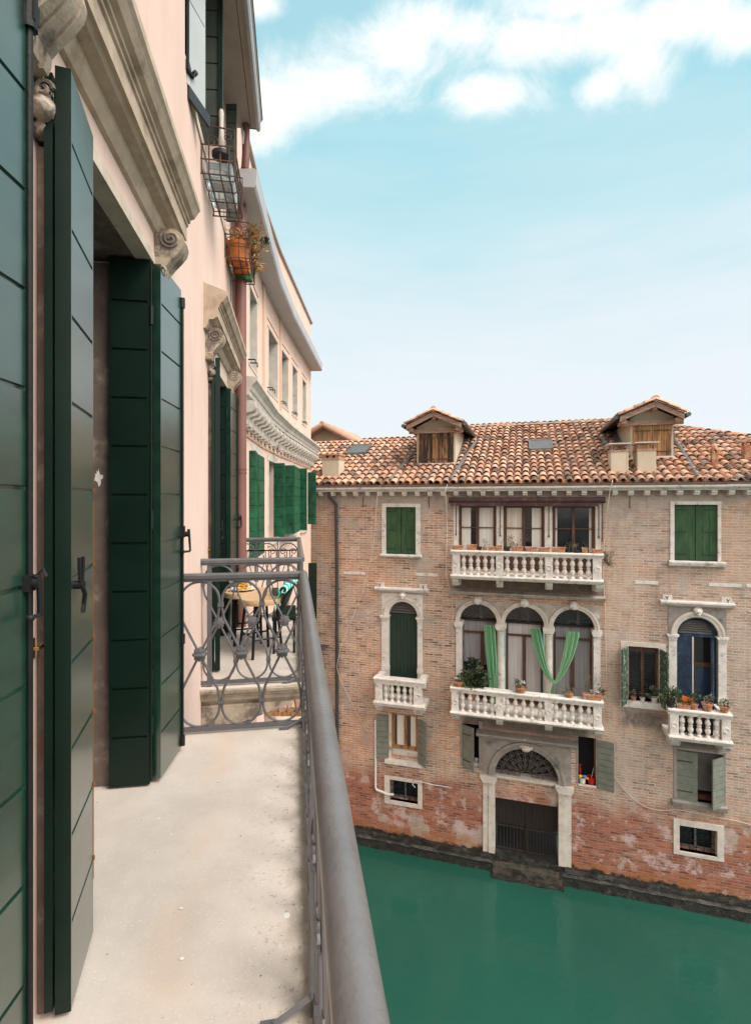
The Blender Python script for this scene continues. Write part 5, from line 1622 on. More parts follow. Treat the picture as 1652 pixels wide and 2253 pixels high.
# windows in the arcade
for i, (c, a, b) in enumerate(zip(cxs, bounds, bounds[1:])):
    x0, x1 = c - .47, c + .47
    yw = .30
    g = G()
    for p, q in ((x0, x0 + .06), (x1 - .06, x1)): g.box(p, q, yw - .06, yw + .04, 4.29, 6.38)
    mid = c if i else x0 + .555
    g.box(mid - .045, mid + .045, yw - .055, yw + .04, 4.29, 6.08)
    g.box(x0 + .06, x1 - .06, yw - .055, yw + .035, 6.04, 6.09); g.box(x0 + .06, x1 - .06, yw - .055, yw + .035, 4.29, 4.5)
    f = g.build('window', 'brown_wood', PAL)
    g = G(); g.box(x0 - .02, x1 + .02, yw - .08, yw + .05, 6.38, 6.43); g.build('transom', 'door_wood', f)
    g = G()
    g.face([(x0, yw, 4.3), (x1, yw, 4.3), (x1, yw, 6.4), (x0, yw, 6.4)]); g.build('pane', 'lace_dim' if i != 1 else 'lace', f)
    g = G(); g.halfdisc(c, 6.43, .485, yw + .02); g.build('fanlight', 'glass', f)
    g = G()
    for k in range(15):
        an = math.pi * (k + .5) / 15
        g.tube([(c + .1 * math.cos(an), yw - .02, 6.43 + .1 * math.sin(an)), (c + .48 * math.cos(an), yw - .02, 6.43 + .48 * math.sin(an))], .006, 4)
    g.tube([(c + .1 * math.cos(math.pi * k / 12), yw - .02, 6.43 + .1 * math.sin(math.pi * k / 12)) for k in range(13)], .009, 4)
    g.box(c + .02 + .04 * i, c + .09 + .04 * i, yw - .005, yw + .01, 6.44, 6.9)
    g.build('sunburst_grille', 'lead', f)
    if i == 0:
        g = G(); g.box(x0 + .06, mid - .045, yw - .01, yw - .004, 4.5, 5.25); g.box(mid + .045, x1 - .06, yw - .01, yw - .004, 4.5, 5.2); g.build('lower_pane', 'glass', f)

# side arched windows
for nm, cx_, r_, x0, x1, zt, ztop, lab in (('LA', 1.275, .405, .64, 1.87, 7.05, 7.2, None), ('RA', 8.40, .43, 7.77, 9.03, 7.08, 7.22, None)):
    zs_ = 6.43
    hx0, hx1, hz0, hz1 = H_[nm]
    g = G(); g.arch(hx0 + .002, hx1 - .002, zs_, hz1 - .003, cx_, zs_, r_, -.012, .38, jambs=False)
    f = g.build('arched_window', 'white' if nm == 'LA' else 'stone_dark', PAL)
    g = G(); g.ring(cx_, zs_, r_, r_ + .14, -.05, -.013); g.build('archivolt', 'white' if nm == 'LA' else 'stone', f)
    for a, b in ((hx0 + .004, cx_ - r_), (cx_ + r_, hx1 - .004)):
        g = G()
        g.box(a, b, -.03, .3, 4.25, 6.37)
        g.box(a - .01, b + .01, -.045, .3, 4.9, 5.02)
        g.build('jamb', 'white', f, bev=.004)
    for a, b in ((hx0, cx_ - r_), (cx_ + r_, hx1)):
        g = G()
        g.prism([(a - .02, 6.371), (b + .015, 6.371), (b + .04, 6.405), (b + .04, 6.43), (a - .04, 6.43), (a - .04, 6.405)], lambda p, t: (p[0], t, p[1]), -.085, .28)
        g.box(a - .005, b + .005, -.055, .29, 6.30, 6.372)
        g.build('capital', 'white', f)
    g = G()
    g.prism([(.0, ztop - .1), (-.06, ztop - .1), (-.1, ztop - .05), (-.14, ztop - .035), (-.14, ztop), (0, ztop + .02)], lambda p, t: (t, p[0], p[1]), x0 - .16, x1 + .12)
    for xx in (x0 - .1, x1 - .13): g.box(xx, xx + .2, -.02, .02, ztop + .02, ztop + .14)
    g.build('hood', 'white', f)
    g = G()
    for xx in (x0 - .02, x1 - .02):
        g.tube([(xx, -.02, ztop + .09), (xx, -.08, ztop + .09), (xx, -.08, ztop + .02)], .008, 4); g.tube([(xx - .03, -.08, ztop + .12), (xx, -.08, ztop + .05), (xx + .03, -.08, ztop + .12)], .006, 4)
    g.build('hood_hook', 'black', f)
    g = G(); c = cx_
    g.ball((c, -.09, 7.0), .08, 3, (1, .75, 1), .04); g.ball((c - .028, -.15, 7.02), .02, 1); g.ball((c + .028, -.15, 7.02), .02, 1); g.ball((c, -.16, 6.99), .02, 2, (.8, 1, 1.4)); g.ball((c, -.145, 6.945), .032, 2, (1.2, .8, .7))
    for q in range(9):
        a = math.pi * q / 8; g.ball((c + .08 * math.cos(a), -.07, 7.02 + .07 * math.sin(a)), .027, 1, jit=.1)
    g.build('keystone_head', 'white', f, smooth=True, ang=1.3)
    if nm == 'LA':
        g = G()
        for k in range(8):
            a = cx_ - r_ + 2 * r_ * k / 8; g.box(a + .003, a + 2 * r_ / 8 - .003, .10, .15, 4.25, 6.47)
        g.build('shutter', 'green_closed', f)
        g = G(); g.halfdisc(cx_, 6.43, r_, .2); g.build('fanlight', 'dark', f)
        g = G()
        for k in range(5):
            z = 6.5 + .07 * k; hw = math.sqrt(max(0, r_ ** 2 - (z - 6.43) ** 2)) - .02
            g.prism([(.08, z), (.16, z + .045), (.17, z + .04), (.09, z - .006)], lambda p, t: (t, p[0], p[1]), cx_ - hw, cx_ + hw)
        g.build('louvre', 'slat', f)
    else:
        g = G(); g.ring(cx_, 6.43, r_ - .07, r_, .06, .14); g.box(cx_ - r_, cx_ + r_, .05, .14, 6.38, 6.44); fr = g.build('frame', 'blue', f)
        g = G(); g.halfdisc(cx_, 6.43, r_, .2); g.build('fanlight', 'dark', f)
        g = G()
        for k in range(6):
            z = 6.46 + .052 * k; hw = math.sqrt(max(0, (r_ - .06) ** 2 - (z - 6.43) ** 2))
            g.prism([(.09, z), (.15, z + .035), (.16, z + .03), (.10, z - .006)], lambda p, t: (t, p[0], p[1]), cx_ - hw, cx_ + hw)
        g.build('louvre', 'slat', f)
        g = G(); g.box(cx_ - r_, cx_ - .09, .06, .1, 4.25, 6.38); g.build('shutter', 'blue', f)
        g = G(); g.box(0, .35, 0, .04, 4.25, 6.38, Matrix.Translation((cx_ + r_ - .14, -.12, 0)) @ Matrix.Rotation(R(62), 4, 'Z')); g.build('shutter', 'blue', f)
        g = G(); g.box(cx_ - .085, cx_ - .06, .05, .2, 4.25, 6.38); g.build('door_edge', 'white_paint', f)
        g = G()
        g.box(cx_ - .058, cx_ - .01, .12, .2, 4.25, 6.38); g.box(cx_ + .32, cx_ + r_, .12, .2, 4.25, 6.38); g.box(cx_ - .01, cx_ + .32, .12, .2, 5.66, 5.76); g.build('door', 'brown_wood', f)
        g = G(); g.face([(cx_ - .02, .17, 4.25), (cx_ + .33, .17, 4.25), (cx_ + .33, .17, 5.68), (cx_ - .02, .17, 5.68)]); g.build('lower_pane', 'glass_blue', f)
        g = G(); g.face([(cx_ - .02, .17, 5.7), (cx_ + .33, .17, 5.7), (cx_ + .33, .17, 6.4), (cx_ - .02, .17, 6.4)]); g.build('pane', 'glass', f)


def open_leaf(f, hx, y, w_, z0, z1, ang, mname, n=8, flip=1, straps=False):
    """plank shutter leaf hinged at hx, swung by ang (deg) from the wall plane"""
    m_ = Matrix.Translation((hx, y, 0)) @ Matrix.Rotation(R(ang), 4, 'Z')
    g = G()
    for k in range(n):
        a, b = z0 + (z1 - z0) * k / n, z0 + (z1 - z0) * (k + 1) / n
        g.box(0, w_ * flip, 0, .035, a + .009, b - .009, m_) if flip > 0 else g.box(w_ * flip, 0, 0, .035, a + .009, b - .009, m_)
    g.box(min(.01, w_ * flip - .01 * flip), max(.01 * flip, w_ * flip - .01 * flip),   .014, .022, z0 + .001, z1 - .001, m_)
    sh = g.build('shutter', mname, f)
    if straps:
        for z in (z0 + .22, z1 - .25):
            g = G(); g.box(min(0, w_ * flip * .75), max(0, w_ * flip * .75), -.008, -.001, z, z + .03, m_); g.build('strap_hinge', 'rust', f)
    return sh


# left low window with lace, sage shutters
x0, x1, z0, z1 = H_['LL']
g = G()
for a, b in ((x0, x0 + .07), (1.28, 1.36), (x1 - .07, x1)): g.box(a, b, .1, .18, 2.72, z1)
for a, b in ((x0 + .07, 1.28), (1.36, x1 - .07)): g.box(a, b, .1, .17, 2.72, 2.8); g.box(a, b, .1, .17, z1 - .07, z1)
f = g.build('window', 'orange_wood', PAL)
g = G(); g.box(x0 + .002, x1 - .002, .05, .39, z0, 2.715); g.build('window_base', 'stone', f)
g = G(); g.face([(x0, .15, 2.75), (x1, .15, 2.75), (x1, .15, z1), (x0, .15, z1)]); g.build('pane', 'glass', f)
for a, b in ((1.07, 1.28), (1.46, 1.61)):
    g = G(); g.face([(a, .144, 2.8), (b, .144, 2.8), (b, .144, z1 - .07), (a, .144, z1 - .07)]); g.build('curtain', 'lace_white', f)
g = G(); g.prism([(.39, 2.56), (-.12, 2.44), (-.12, 2.36), (.1, 2.36), (.39, 2.4)], lambda p, t: (t, p[0], p[1]), .78, 1.83); g.build('sill', 'white', f)
g = G(); g.box(.87, x0 - .002, -.02, .1, 2.45, 3.7); g.box(x1 + .002, 1.72, -.02, .1, 2.45, 3.7); g.build('frame', 'stone', f)
open_leaf(f, .86, -.04, .34, 2.44, 3.66, 8, 'sage', 8, -1); open_leaf(f, 1.69, -.04, .32, 2.44, 3.66, -38, 'sage', 8, 1)
# small grated windows
for nm, fx in (('LG', (.74, 1.81, 1.20, 1.97)), ('RR', (7.90, 8.95, 1.18, 2.02))):
    x0, x1, z0, z1 = H_[nm]
    g = G()
    g.box(fx[0], x0, -.025, .12, fx[2], fx[3]); g.box(x1, fx[1], -.025, .12, fx[2], fx[3]); g.box(x0, x1, -.027, .12, z1, fx[3]); g.box(x0, x1, -.027, .12, fx[2], z0)
    f = g.build('grated_window', 'stone', PAL, bev=.006)
    g = G(); g.face([(x0, .28, z0), (x1, .28, z0), (x1, .28, z1), (x0, .28, z1)]); g.build('pane', 'glass', f)
    g = G(); g.box(x0, x0 + .05, .2, .25, z0, z1); g.box(x1 - .05, x1, .2, .25, z0, z1); g.box((x0 + x1) / 2 - .02, (x0 + x1) / 2 + .02, .2, .25, z0, z1); g.box(x0, x1, .2, .25, z0, z0 + .04); g.build('frame', 'slat', f)
    g = G()
    for k in range(5): xx = x0 + (x1 - x0) * (k + .5) / 5; g.tube([(xx, .1, z0), (xx, .1, z1)], .007, 5)
    for k in range(4): zz = z0 + (z1 - z0) * (k + .5) / 4; g.tube([(x0, .11, zz), (x1, .11, zz)], .007, 5)
    g.build('grille', 'black', f)
# right green-shuttered window
x0, x1, z0, z1 = H_['RG']
f = stone_frame('window', x0, x1, z0, z1, 6.75, 7.74, 6.17, None, 'stone', .015)
g = G(); g.box(6.73, 7.76, -.10, .3, 4.60, 4.75); g.build('sill', 'white', f)
g = G()
g.box((x0 + x1) / 2 - .035, (x0 + x1) / 2 + .035, .13, .2, z0, z1 - .15); g.box(x0, x1, .13, .2, z1 - .15, z1); g.box(x0, x0 + .05, .13, .2, z0, z1); g.box(x1 - .05, x1, .13, .2, z0, z1); g.build('frame', 'brown_wood', f)
g = G(); g.face([(x0, .19, z0), (x1, .19, z0), (x1, .19, z1), (x0, .19, z1)]); g.build('pane', 'glass', f)
g = G()
for k in range(22):
    zz = z0 + .06 + k * .048
    g.tube([(x0 + .05, .165, zz), (x1 - .05, .165, zz)], .006, 4)
g.build('screen', 'black_pot', f)
open_leaf(f, x0 - .01, -.03, .36, 4.68, 6.05, 62, 'sage_green', 9, -1); open_leaf(f, x1 + .01, -.03, .36, 4.68, 6.05, -76, 'sage_green', 9, 1)
# right low window
x0, x1, z0, z1 = H_['RL']
f = stone_frame('window', x0, x1, z0, z1, 7.90, 8.99, 3.74, (7.86, 9.0, 2.34, 2.5), 'stone_dark', .015)
g = G()
for k in range(17): g.prism([(.13, 2.72 + k * .057), (.19, 2.77 + k * .057), (.20, 2.72 + k * .057)], lambda p, t: (t, p[0], p[1]), x0 + .02, x1 - .02)
g.build('roller_blind', 'slat', f)
g = G(); g.face([(x0, .22, z0), (x1, .22, z0), (x1, .22, z1), (x0, .22, z1)]); g.build('pane', 'glass', f)
g = G(); g.box(x0, x1, .1, .2, z0, z0 + .12); g.build('frame', 'brown_wood', f)
m_ = open_leaf(f, x0 + .0, -.015, .42, 2.48, 3.66, -4, 'sage', 2, 1, True); open_leaf(f, x1 - .0, -.03, .36, 2.46, 3.63, 38, 'sage', 8, -1)

# water gate
PX0, PX1, PZS = 3.74, 5.31, 2.44
pc, pr_ = (PX0 + PX1) / 2, (PX1 - PX0) / 2
g = G(); g.arch(3.432, 5.618, PZS, 3.357, pc, PZS, pr_, -.02, .38, jambs=False); gate = g.build('water_gate', 'stone_dark', PAL)
g = G(); g.ring(pc, PZS, pr_, pr_ + .17, -.06, -.021); g.build('archivolt', 'stone_dark', gate)
for a, b, c in ((3.435, 3.58, PX0), (5.615, 5.47, PX1)):
    g = G()
    g.box(min(a, b), max(a, b), -.03, .3, .38, 2.24); g.box(min(b, c), max(b, c), -.05, .3, .38, 2.24)
    g.build('jamb', 'stone', gate, bev=.006)
for a, b in ((3.435, PX0), (PX1, 5.615)):
    g = G()
    g.prism([(a - .0, 2.241), (b, 2.241), (b + .05, 2.33), (b + .06, 2.36), (b + .06, 2.42), (a - .08, 2.42), (a - .08, 2.36), (a - .05, 2.33)], lambda p, t: (p[0], t, p[1]), -.12, .3)
    g.build('capital', 'stone', gate)
g = G(); g.prism([(0, 3.40), (-.06, 3.40), (-.10, 3.46), (-.2, 3.49), (-.2, 3.54), (0, 3.58)], lambda p, t: (t, p[0], p[1]), 3.27, 5.74); g.build('hood', 'stone_dark', gate)
g = G(); c = pc
g.ball((c, -.12, 3.27), .1, 3, (1.2, .8, .8), .06)
for q in range(9): g.ball((c - .13 + .0325 * q, -.12 - .03 * math.sin(q * .39), 3.30 + .03 * math.sin(q * .8)), .04, 1, jit=.12)
g.build('keystone_head', 'stone', gate, smooth=True, ang=1.3)
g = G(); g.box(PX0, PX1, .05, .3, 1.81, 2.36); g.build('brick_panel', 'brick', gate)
g = G(); g.box(PX0, PX1, -.01, .3, 2.361, 2.425); g.build('transom', 'stone', gate)
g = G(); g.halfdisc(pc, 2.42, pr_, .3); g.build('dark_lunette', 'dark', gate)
g = G()
yl = .1
def sp(cx, cz, r, st, t=1.5): g.tube(spiral((cx, yl, cz), r, t, (1, 0, 0), (0, 0, 1), st, 20, .15), .008, 5)
for ring_r, cnt, r in ((.68, 11, .085), (.50, 9, .075), (.33, 7, .06)):
    for k in range(cnt):
        an = math.pi * (k + .5) / cnt
        sp(pc + ring_r * math.cos(an), 2.43 + ring_r * math.sin(an), r, an, 1.6); sp(pc + (ring_r - .06) * math.cos(an + .12), 2.43 + (ring_r - .06) * math.sin(an + .12), r * .7, an + 3, 1.3)
for k in range(13):
    an = math.pi * k / 12
    g.tube([(pc + .16 * math.cos(an), yl, 2.43 + .16 * math.sin(an)), (pc + .76 * math.cos(an + .05), yl, 2.43 + .76 * math.sin(an + .05))], .007, 5)
for r in (.16, .42, .6, .765): g.tube([(pc + r * math.cos(math.pi * k / 24), yl, 2.43 + r * math.sin(math.pi * k / 24)) for k in range(25)], .008, 5)
g.build('scroll_grille', 'black_grille', gate, smooth=True)
for a, b in ((PX0 + .005, pc + .03 - .04), (pc + .03 + .04, PX1 - .005)):
    g = G(); n = 8
    for k in range(n): g.box(a + (b - a) * k / n + .002, a + (b - a) * (k + 1) / n - .002, .2, .24, 1.08, 1.8)
    d_ = g.build('door', 'door_wood', gate)
    g = G()
    for k in range(9): xx = a + (b - a) * (k + .5) / 9; g.tube([(xx, .22, .40), (xx, .22, 1.08)], .009, 5)
    g.box(a, b, .2, .24, 1.0, 1.03); g.box(a, b, .2, .24, .40, .43); g.build('bars', 'iron_dark', d_)
g = G(); g.box(pc - .01, pc + .07, .18, .26, .40, 1.8); g.build('door_post', 'door_wood', gate)
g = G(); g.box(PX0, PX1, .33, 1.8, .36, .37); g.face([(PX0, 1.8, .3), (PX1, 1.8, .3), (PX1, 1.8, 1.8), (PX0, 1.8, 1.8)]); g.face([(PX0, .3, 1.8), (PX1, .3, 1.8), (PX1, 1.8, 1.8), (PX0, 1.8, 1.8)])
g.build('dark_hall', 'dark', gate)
rngb = random.Random(5)


def rough_box(x0, x1, y0, y1, z0, z1, amp, step=.16):
    """stone course with worn, uneven edges"""
    g = G(); n = max(2, int((x1 - x0) / step))
    rows = []
    for k in range(n + 1):
        xx = x0 + (x1 - x0) * k / n
        j = lambda: rngb.uniform(-amp, amp)
        rows.append([g.bm.verts.new(p) for p in ((xx, y1, z0), (xx, y0 + j(), z0), (xx, y0 + j() - .02, (z0 + z1) / 2 + j()), (xx, y0 + j(), z1 + j() * .5), (xx, y1, z1 + j() * .3))])
    for a, b in zip(rows, rows[1:]):
        for q in range(4): g.bm.faces.new((a[q], b[q], b[q + 1], a[q + 1]))
    g.bm.faces.new(rows[0]); g.bm.faces.new(rows[-1][::-1])
    return g


for k, (a, b, c, z0, z1, mname) in enumerate(((X0, 3.62, .09, .2, .37, 'algae'), (5.45, X1, .09, .2, .37, 'algae'), (X0, 3.7, .17, -.5, .24, 'algae'), (5.36, X1, .17, -.5, .24, 'algae'), (3.6, 5.45, .0, .0, .36, 'algae'), (3.70, 5.38, .22, -.5, .21, 'tread'), (3.66, 5.42, .40, -.5, .02, 'algae'), (X0, 3.69, .185, .225, .262, 'ledge'), (5.37, X1, .185, .225, .262, 'ledge'))):
    y_back = .3
    rough_box(a, b, -c, y_back, z0, z1, .03 if k < 7 else .012).build('foundation_ledge' if k < 4 or k > 6 else 'water_step', mname, PAL, smooth=True, ang=.7)
# windows beside the gate, open and dark
x0, x1, z0, z1 = H_['PL']
g = G(); g.box(x0 - .06, x0, -.012, .1, z0, z1); g.box(x1, x1 + .08, -.012, .1, z0 - .05, z1 + .1); f = g.build('window', 'stone_dark', PAL)
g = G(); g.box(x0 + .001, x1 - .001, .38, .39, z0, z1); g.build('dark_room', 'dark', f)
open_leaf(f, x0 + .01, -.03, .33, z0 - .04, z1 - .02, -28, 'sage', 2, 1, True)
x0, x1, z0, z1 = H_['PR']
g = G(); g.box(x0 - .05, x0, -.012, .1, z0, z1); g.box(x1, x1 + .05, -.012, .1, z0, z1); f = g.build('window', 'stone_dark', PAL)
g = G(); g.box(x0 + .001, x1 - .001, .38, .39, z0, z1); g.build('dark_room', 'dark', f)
g = G(); g.box(x0, x1, -.04, .38, z0 - .04, z0); g.build('sill', 'stone', f)
open_leaf(f, x1 + .04, -.035, .36, z0 - .05, z1 - .02, -16, 'sage', 8, 1)

# small stone plates set in the brick, cable clips
for a, b, z in ((-.46, .18, 7.565), (1.62, 1.92, 7.60), (1.95, 2.24, 7.60), (7.05, 7.58, 7.63), (8.64, 9.3, 7.645), (9.4, 10.0, 7.65)):
    g = G(); g.box(a, b, -.012, .05, z - .04, z + .04); g.build('stone_plate', 'white', PAL, bev=.004)
# dark downpipe on the left
g = G(); g.tube([(-.82, -.22, 9.87), (-.82, -.2, 9.72), (-.72, -.1, 9.58), (-.66, -.085, 9.48), (-.64, -.085, 7.7), (-.63, -.085, .8)], .048, 10)
for z in (9.0, 7.9, 6.8, 5.7, 4.6, 3.5, 2.4): g.tube([(-.645, -.085, z), (-.645, -.085, z + .05)], .056, 10)
g.build('downpipe', 'pipe_dark', PAL, smooth=True)
for x in (.42 - .3, 2.0, 5.0 - .2, 6.95):
    g = G(); g.tube([(x, -.02, 9.72), (x, -.02, 9.42)], .008, 5); g.build('iron_tie', 'black', PAL)


def ft_(label, name, cat, pts, r, mname, group=None, seg=6):
    """a cord or pipe on the palace front"""
    o_ = Vector(pts[0])
    g = G(); g.tube([Vector(p) - o_ for p in pts], r, seg)
    w_ = g.build(name, mname, loc=MF @ o_, rotz=FA, smooth=True)
    return tag(w_, label, cat, group)


def sag(a, b, d, n=10): return [Vector(a).lerp(Vector(b), k / n) + Vector((0, 0, -d * math.sin(math.pi * k / n))) for k in range(n + 1)]


ft_('white rope hanging from the eaves left of the brown casements', 'cord', 'cord', [(2.55, -.36, 10.04), (2.5, -.40, 9.9), (2.5, -.1, 9.2), (2.48, -.04, 8.36), (2.46, -.03, 7.6), (2.62, -.03, 7.1), (2.66, -.03, 6.3)], .009, 'cord')
ft_('white rope hanging from the chimneys right of the brown casements', 'cord', 'cord', [(6.55, -.2, 10.18), (6.5, -.38, 10.05), (6.46, -.36, 9.9), (6.42, -.06, 9.2), (6.37, -.04, 8.5), (6.35, -.03, 7.8), (6.4, -.03, 6.9), (6.42, -.03, 5.2)], .009, 'cord')
ft_('thin pale wire slanting down from the eaves past the left green window', 'cord', 'cord', [(.72, -.36, 10.02), (.66, -.38, 9.9), (.43, -.05, 8.3), (.1, -.03, 7.0), (-.5, -.14, 5.5), (-.62, -.15, 4.9), (-.55, -.04, 4.5), (.0, -.03, 3.5), (.5, -.03, 2.8)], .007, 'cord')
ft_('loose pale cable sagging between the sage shutter and the right low window', 'cord', 'cord', sag((6.4, -.03, 3.1), (7.95, -.03, 2.25), .42) + [Vector((9.2, -.03, 2.2)), Vector((10.5, -.03, 2.0))], .007, 'cord')
ft_('white cable draped over the roof tiles below the ridge', 'cord', 'cord', [(2.9, 4.4, RZ(4.4) + .12), (4.2, 4.55, RZ(4.55) + .12), (5.8, 4.75, RZ(4.75) + .12), (7.3, 4.9, RZ(4.9) + .12)], .010, 'cord')
ft_('white cable lying along the gutter beside the chimneys', 'cord', 'cord', [(6.9, .05, 10.3), (7.05, -.1, 10.12), (7.3, -.22, 10.1), (7.9, -.2, 10.16), (8.3, -.1, 10.2), (8.9, -.2, 10.13), (9.1, -.35, 10.08)], .010, 'cord')
ft_('white plastic pipe standing against the wall left of the lace window', 'pipe', 'pipe', [(.50, -.06, 3.5), (.50, -.06, 1.62), (.54, -.06, 1.55), (.7, -.06, 1.52), (.85, -.06, 1.48), (1.02, -.06, 1.5)], .032, 'white_paint', seg=10)
ft_('white cable looped over the left grated window', 'cord', 'cord', [(1.62, -.04, 1.78), (1.55, -.06, 1.86), (1.6, -.06, 1.94), (1.75, -.05, 1.97), (2.1, -.04, 1.93), (2.55, -.04, 1.93)], .011, 'white_paint')


def place(g_or_none, name, label, cat, x, y, z, mname=None, group=None, smooth=True):
    o_ = g_or_none.build(name, mname, loc=MF @ Vector((x, y, z)), rotz=FA, smooth=smooth)
    return tag(o_, label, cat, group)


# ------------------------------------------------------------------ green curtains in the arcade


def curtain(label, pts, loc):
    g = G(); uvl = g.bm.loops.layers.uv.new('UVMap')
    n = 24; rows = []
    for i, (cx, cy, z, w_) in enumerate(pts):
        rows.append([g.bm.verts.new((cx + w_ * (k / n - .5), cy + .028 * math.sin(k * 1.9 + i * .25) * min(1, w_ / .2), z)) for k in range(n + 1)])
    for i in range(len(rows) - 1):
        for k in range(n):
            f_ = g.bm.faces.new((rows[i][k], rows[i][k + 1], rows[i + 1][k + 1], rows[i + 1][k]))
            for lp, (a, b) in zip(f_.loops, ((k, i), (k + 1, i), (k + 1, i + 1), (k, i + 1))): lp[uvl].uv = (a / n, b / len(rows))
    o_ = place(g, 'curtain', label, 'curtain', *loc, 'curtain', 'green striped curtains in the arcade')
    return o_


curtain('green striped curtain hanging straight beside the left column', [(0, 0, 1.72, .26), (.01, 0, 1.6, .29), (.03, 0, 1.2, .29), (.06, -.01, .8, .27), (.085, -.01, .4, .24), (.10, -.02, 0, .2), (.11, -.02, -.4, .2)], (3.60, .0, 4.62))
curtain('green striped curtain tied back from the middle arch to the right column', [(0, 0, 1.32, .24), (.02, -.0, 1.2, .26), (.06, -.01, .95, .25), (.13, -.03, .65, .22), (.22, -.06, .35, .18), (.34, -.09, .12, .13), (.46, -.12, 0, .09)], (4.75, -.02, 5.02))
curtain('green striped curtain tied back from the right arch to the right column', [(.46, 0, 1.32, .30), (.45, -.0, 1.2, .31), (.40, -.01, .95, .29), (.33, -.03, .65, .25), (.22, -.06, .35, .18), (.10, -.09, .12, .12), (.0, -.12, 0, .08), (-.03, -.12, -.18, .11), (-.02, -.12, -.5, .12)], (5.20, -.022, 5.0))

# ------------------------------------------------------------------ pots and plants on the palace


def pot_mesh(r, h, box=None):
    g = G()
    if box:
        w_, d_ = box
        for (z0, z1, s0, s1) in ((0, h * .8, .88, .96), (h * .8, h, 1.03, 1.03)):
            P = [(-w_ / 2, -d_ / 2), (w_ / 2, -d_ / 2), (w_ / 2, d_ / 2), (-w_ / 2, d_ / 2)]
            a = [g.bm.verts.new((p[0] * s0, p[1] * s0, z0)) for p in P]; b = [g.bm.verts.new((p[0] * s1, p[1] * s1, z1)) for p in P]
            for k in range(4): g.bm.faces.new((a[k], a[(k + 1) % 4], b[(k + 1) % 4], b[k]))
            g.bm.faces.new(a[::-1]); g.bm.faces.new(b)
    else:
        g.lathe([(r * .70, 0), (r * .73, .01), (r * .92, h * .75), (r * 1.0, h * .76), (r * 1.03, h), (r * .9, h), (r * .86, h * .85), (r * .1, h * .84)], seg=18)
    return g


def pot(label, x, y, z, r=.1, h=.16, box=None, mname='terra', plant=None, name='flower_pot', group=None):
    t = thing(name, label, 'flower pot' if not box else 'planter', MF @ Vector((x, y, z)), FA, group)
    pot_mesh(r, h, box).build('pot', mname, t, smooth=not box)
    if plant:
        n, rad, size, mt, seed = plant
        f_, cl = foliage(n, rad, size, seed)
        bmesh.ops.translate(f_.bm, verts=f_.bm.verts, vec=(0, 0, h * .85)); f_.build('foliage', mt, t)
        g = G()
        for c in cl: g.tube([(0, 0, h * .8), (c.x * .4, c.y * .4, h * .85 + c.z * .5), (c.x, c.y, h * .85 + c.z)], .004, 5)
        g.build('stem', 'stem', t)
    return t


UY, UZ = -.69, 8.372
GU = 'planters along the upper balcony rail'
pot('first terracotta trough from the left on the upper balcony rail', 2.86, UY, UZ, box=(.27, .13), h=.11, name='planter', group=GU)
pot('second terracotta trough from the left on the upper balcony rail, standing higher', 3.21, UY, UZ, box=(.25, .13), h=.14, name='planter', group=GU)
pot('small black pot between the second trough and a little round pot', 3.41, UY, UZ, .055, .09, mname='black_pot')
pot('little round terracotta pot with dry twigs on the upper balcony rail', 3.53, UY, UZ, .06, .09, plant=(40, (.09, .05, .13), .03, 'leaf_dry', 21))
pot('third terracotta trough from the left on the upper balcony rail', 3.71, UY, UZ, box=(.19, .12), h=.105, name='planter', group=GU)
pot('upright terracotta pot over the second pedestal of the upper balcony', 3.88, UY, UZ, box=(.14, .12), h=.14, name='planter', group=GU)
pot('black pot of dry tangled twigs under the middle casement', 4.07, UY, UZ, .085, .10, mname='black_pot', plant=(150, (.17, .09, .16), .035, 'leaf_dry', 22))
pot('terracotta trough with dry stems under the middle casement', 4.31, UY, UZ, box=(.30, .13), h=.115, name='planter', group=GU, plant=(90, (.17, .05, .12), .03, 'leaf_dry', 23))
pot('pale rimmed terracotta trough right of the dry stems', 4.64, UY, UZ, box=(.28, .13), h=.115, name='planter', group=GU)
pot('terracotta trough over the third pedestal of the upper balcony', 4.94, UY, UZ, box=(.28, .13), h=.11, name='planter', group=GU)
pot('longest terracotta trough on the upper balcony rail', 5.27, UY, UZ, box=(.32, .13), h=.125, name='planter', group=GU)
pot('dark pot of green sprigs under the right casement', 5.50, UY, UZ, .06, .09, mname='black_pot', plant=(70, (.08, .06, .10), .035, 'leaf', 24))
pot('flat black bowl with grey leaves under the right casement', 5.68, UY, UZ, .08, .07, mname='black_pot', plant=(80, (.09, .06, .08), .04, 'leaf_grey', 25))
pot('square terracotta pot with a green sprout under the right casement', 5.86, UY, UZ, box=(.14, .12), h=.13, name='planter', plant=(40, (.05, .05, .09), .05, 'leaf', 26))
pot('terracotta trough at the right end of the upper balcony rail', 6.12, UY, UZ, box=(.24, .13), h=.10, name='planter', group=GU)
t = thing('dry_bush', 'brown dry bush hanging off the right end of the upper balcony', 'plant', MF @ Vector((6.36, -.6, 8.05)), FA)
f_, cl = foliage(420, (.13, .12, .2), .035, 31); f_.build('foliage', 'leaf_dry', t)
g = G()
for c in cl: g.tube([(-.08, 0, .2), c * .7, c], .004, 5)
g.build('stem', 'stem', t)

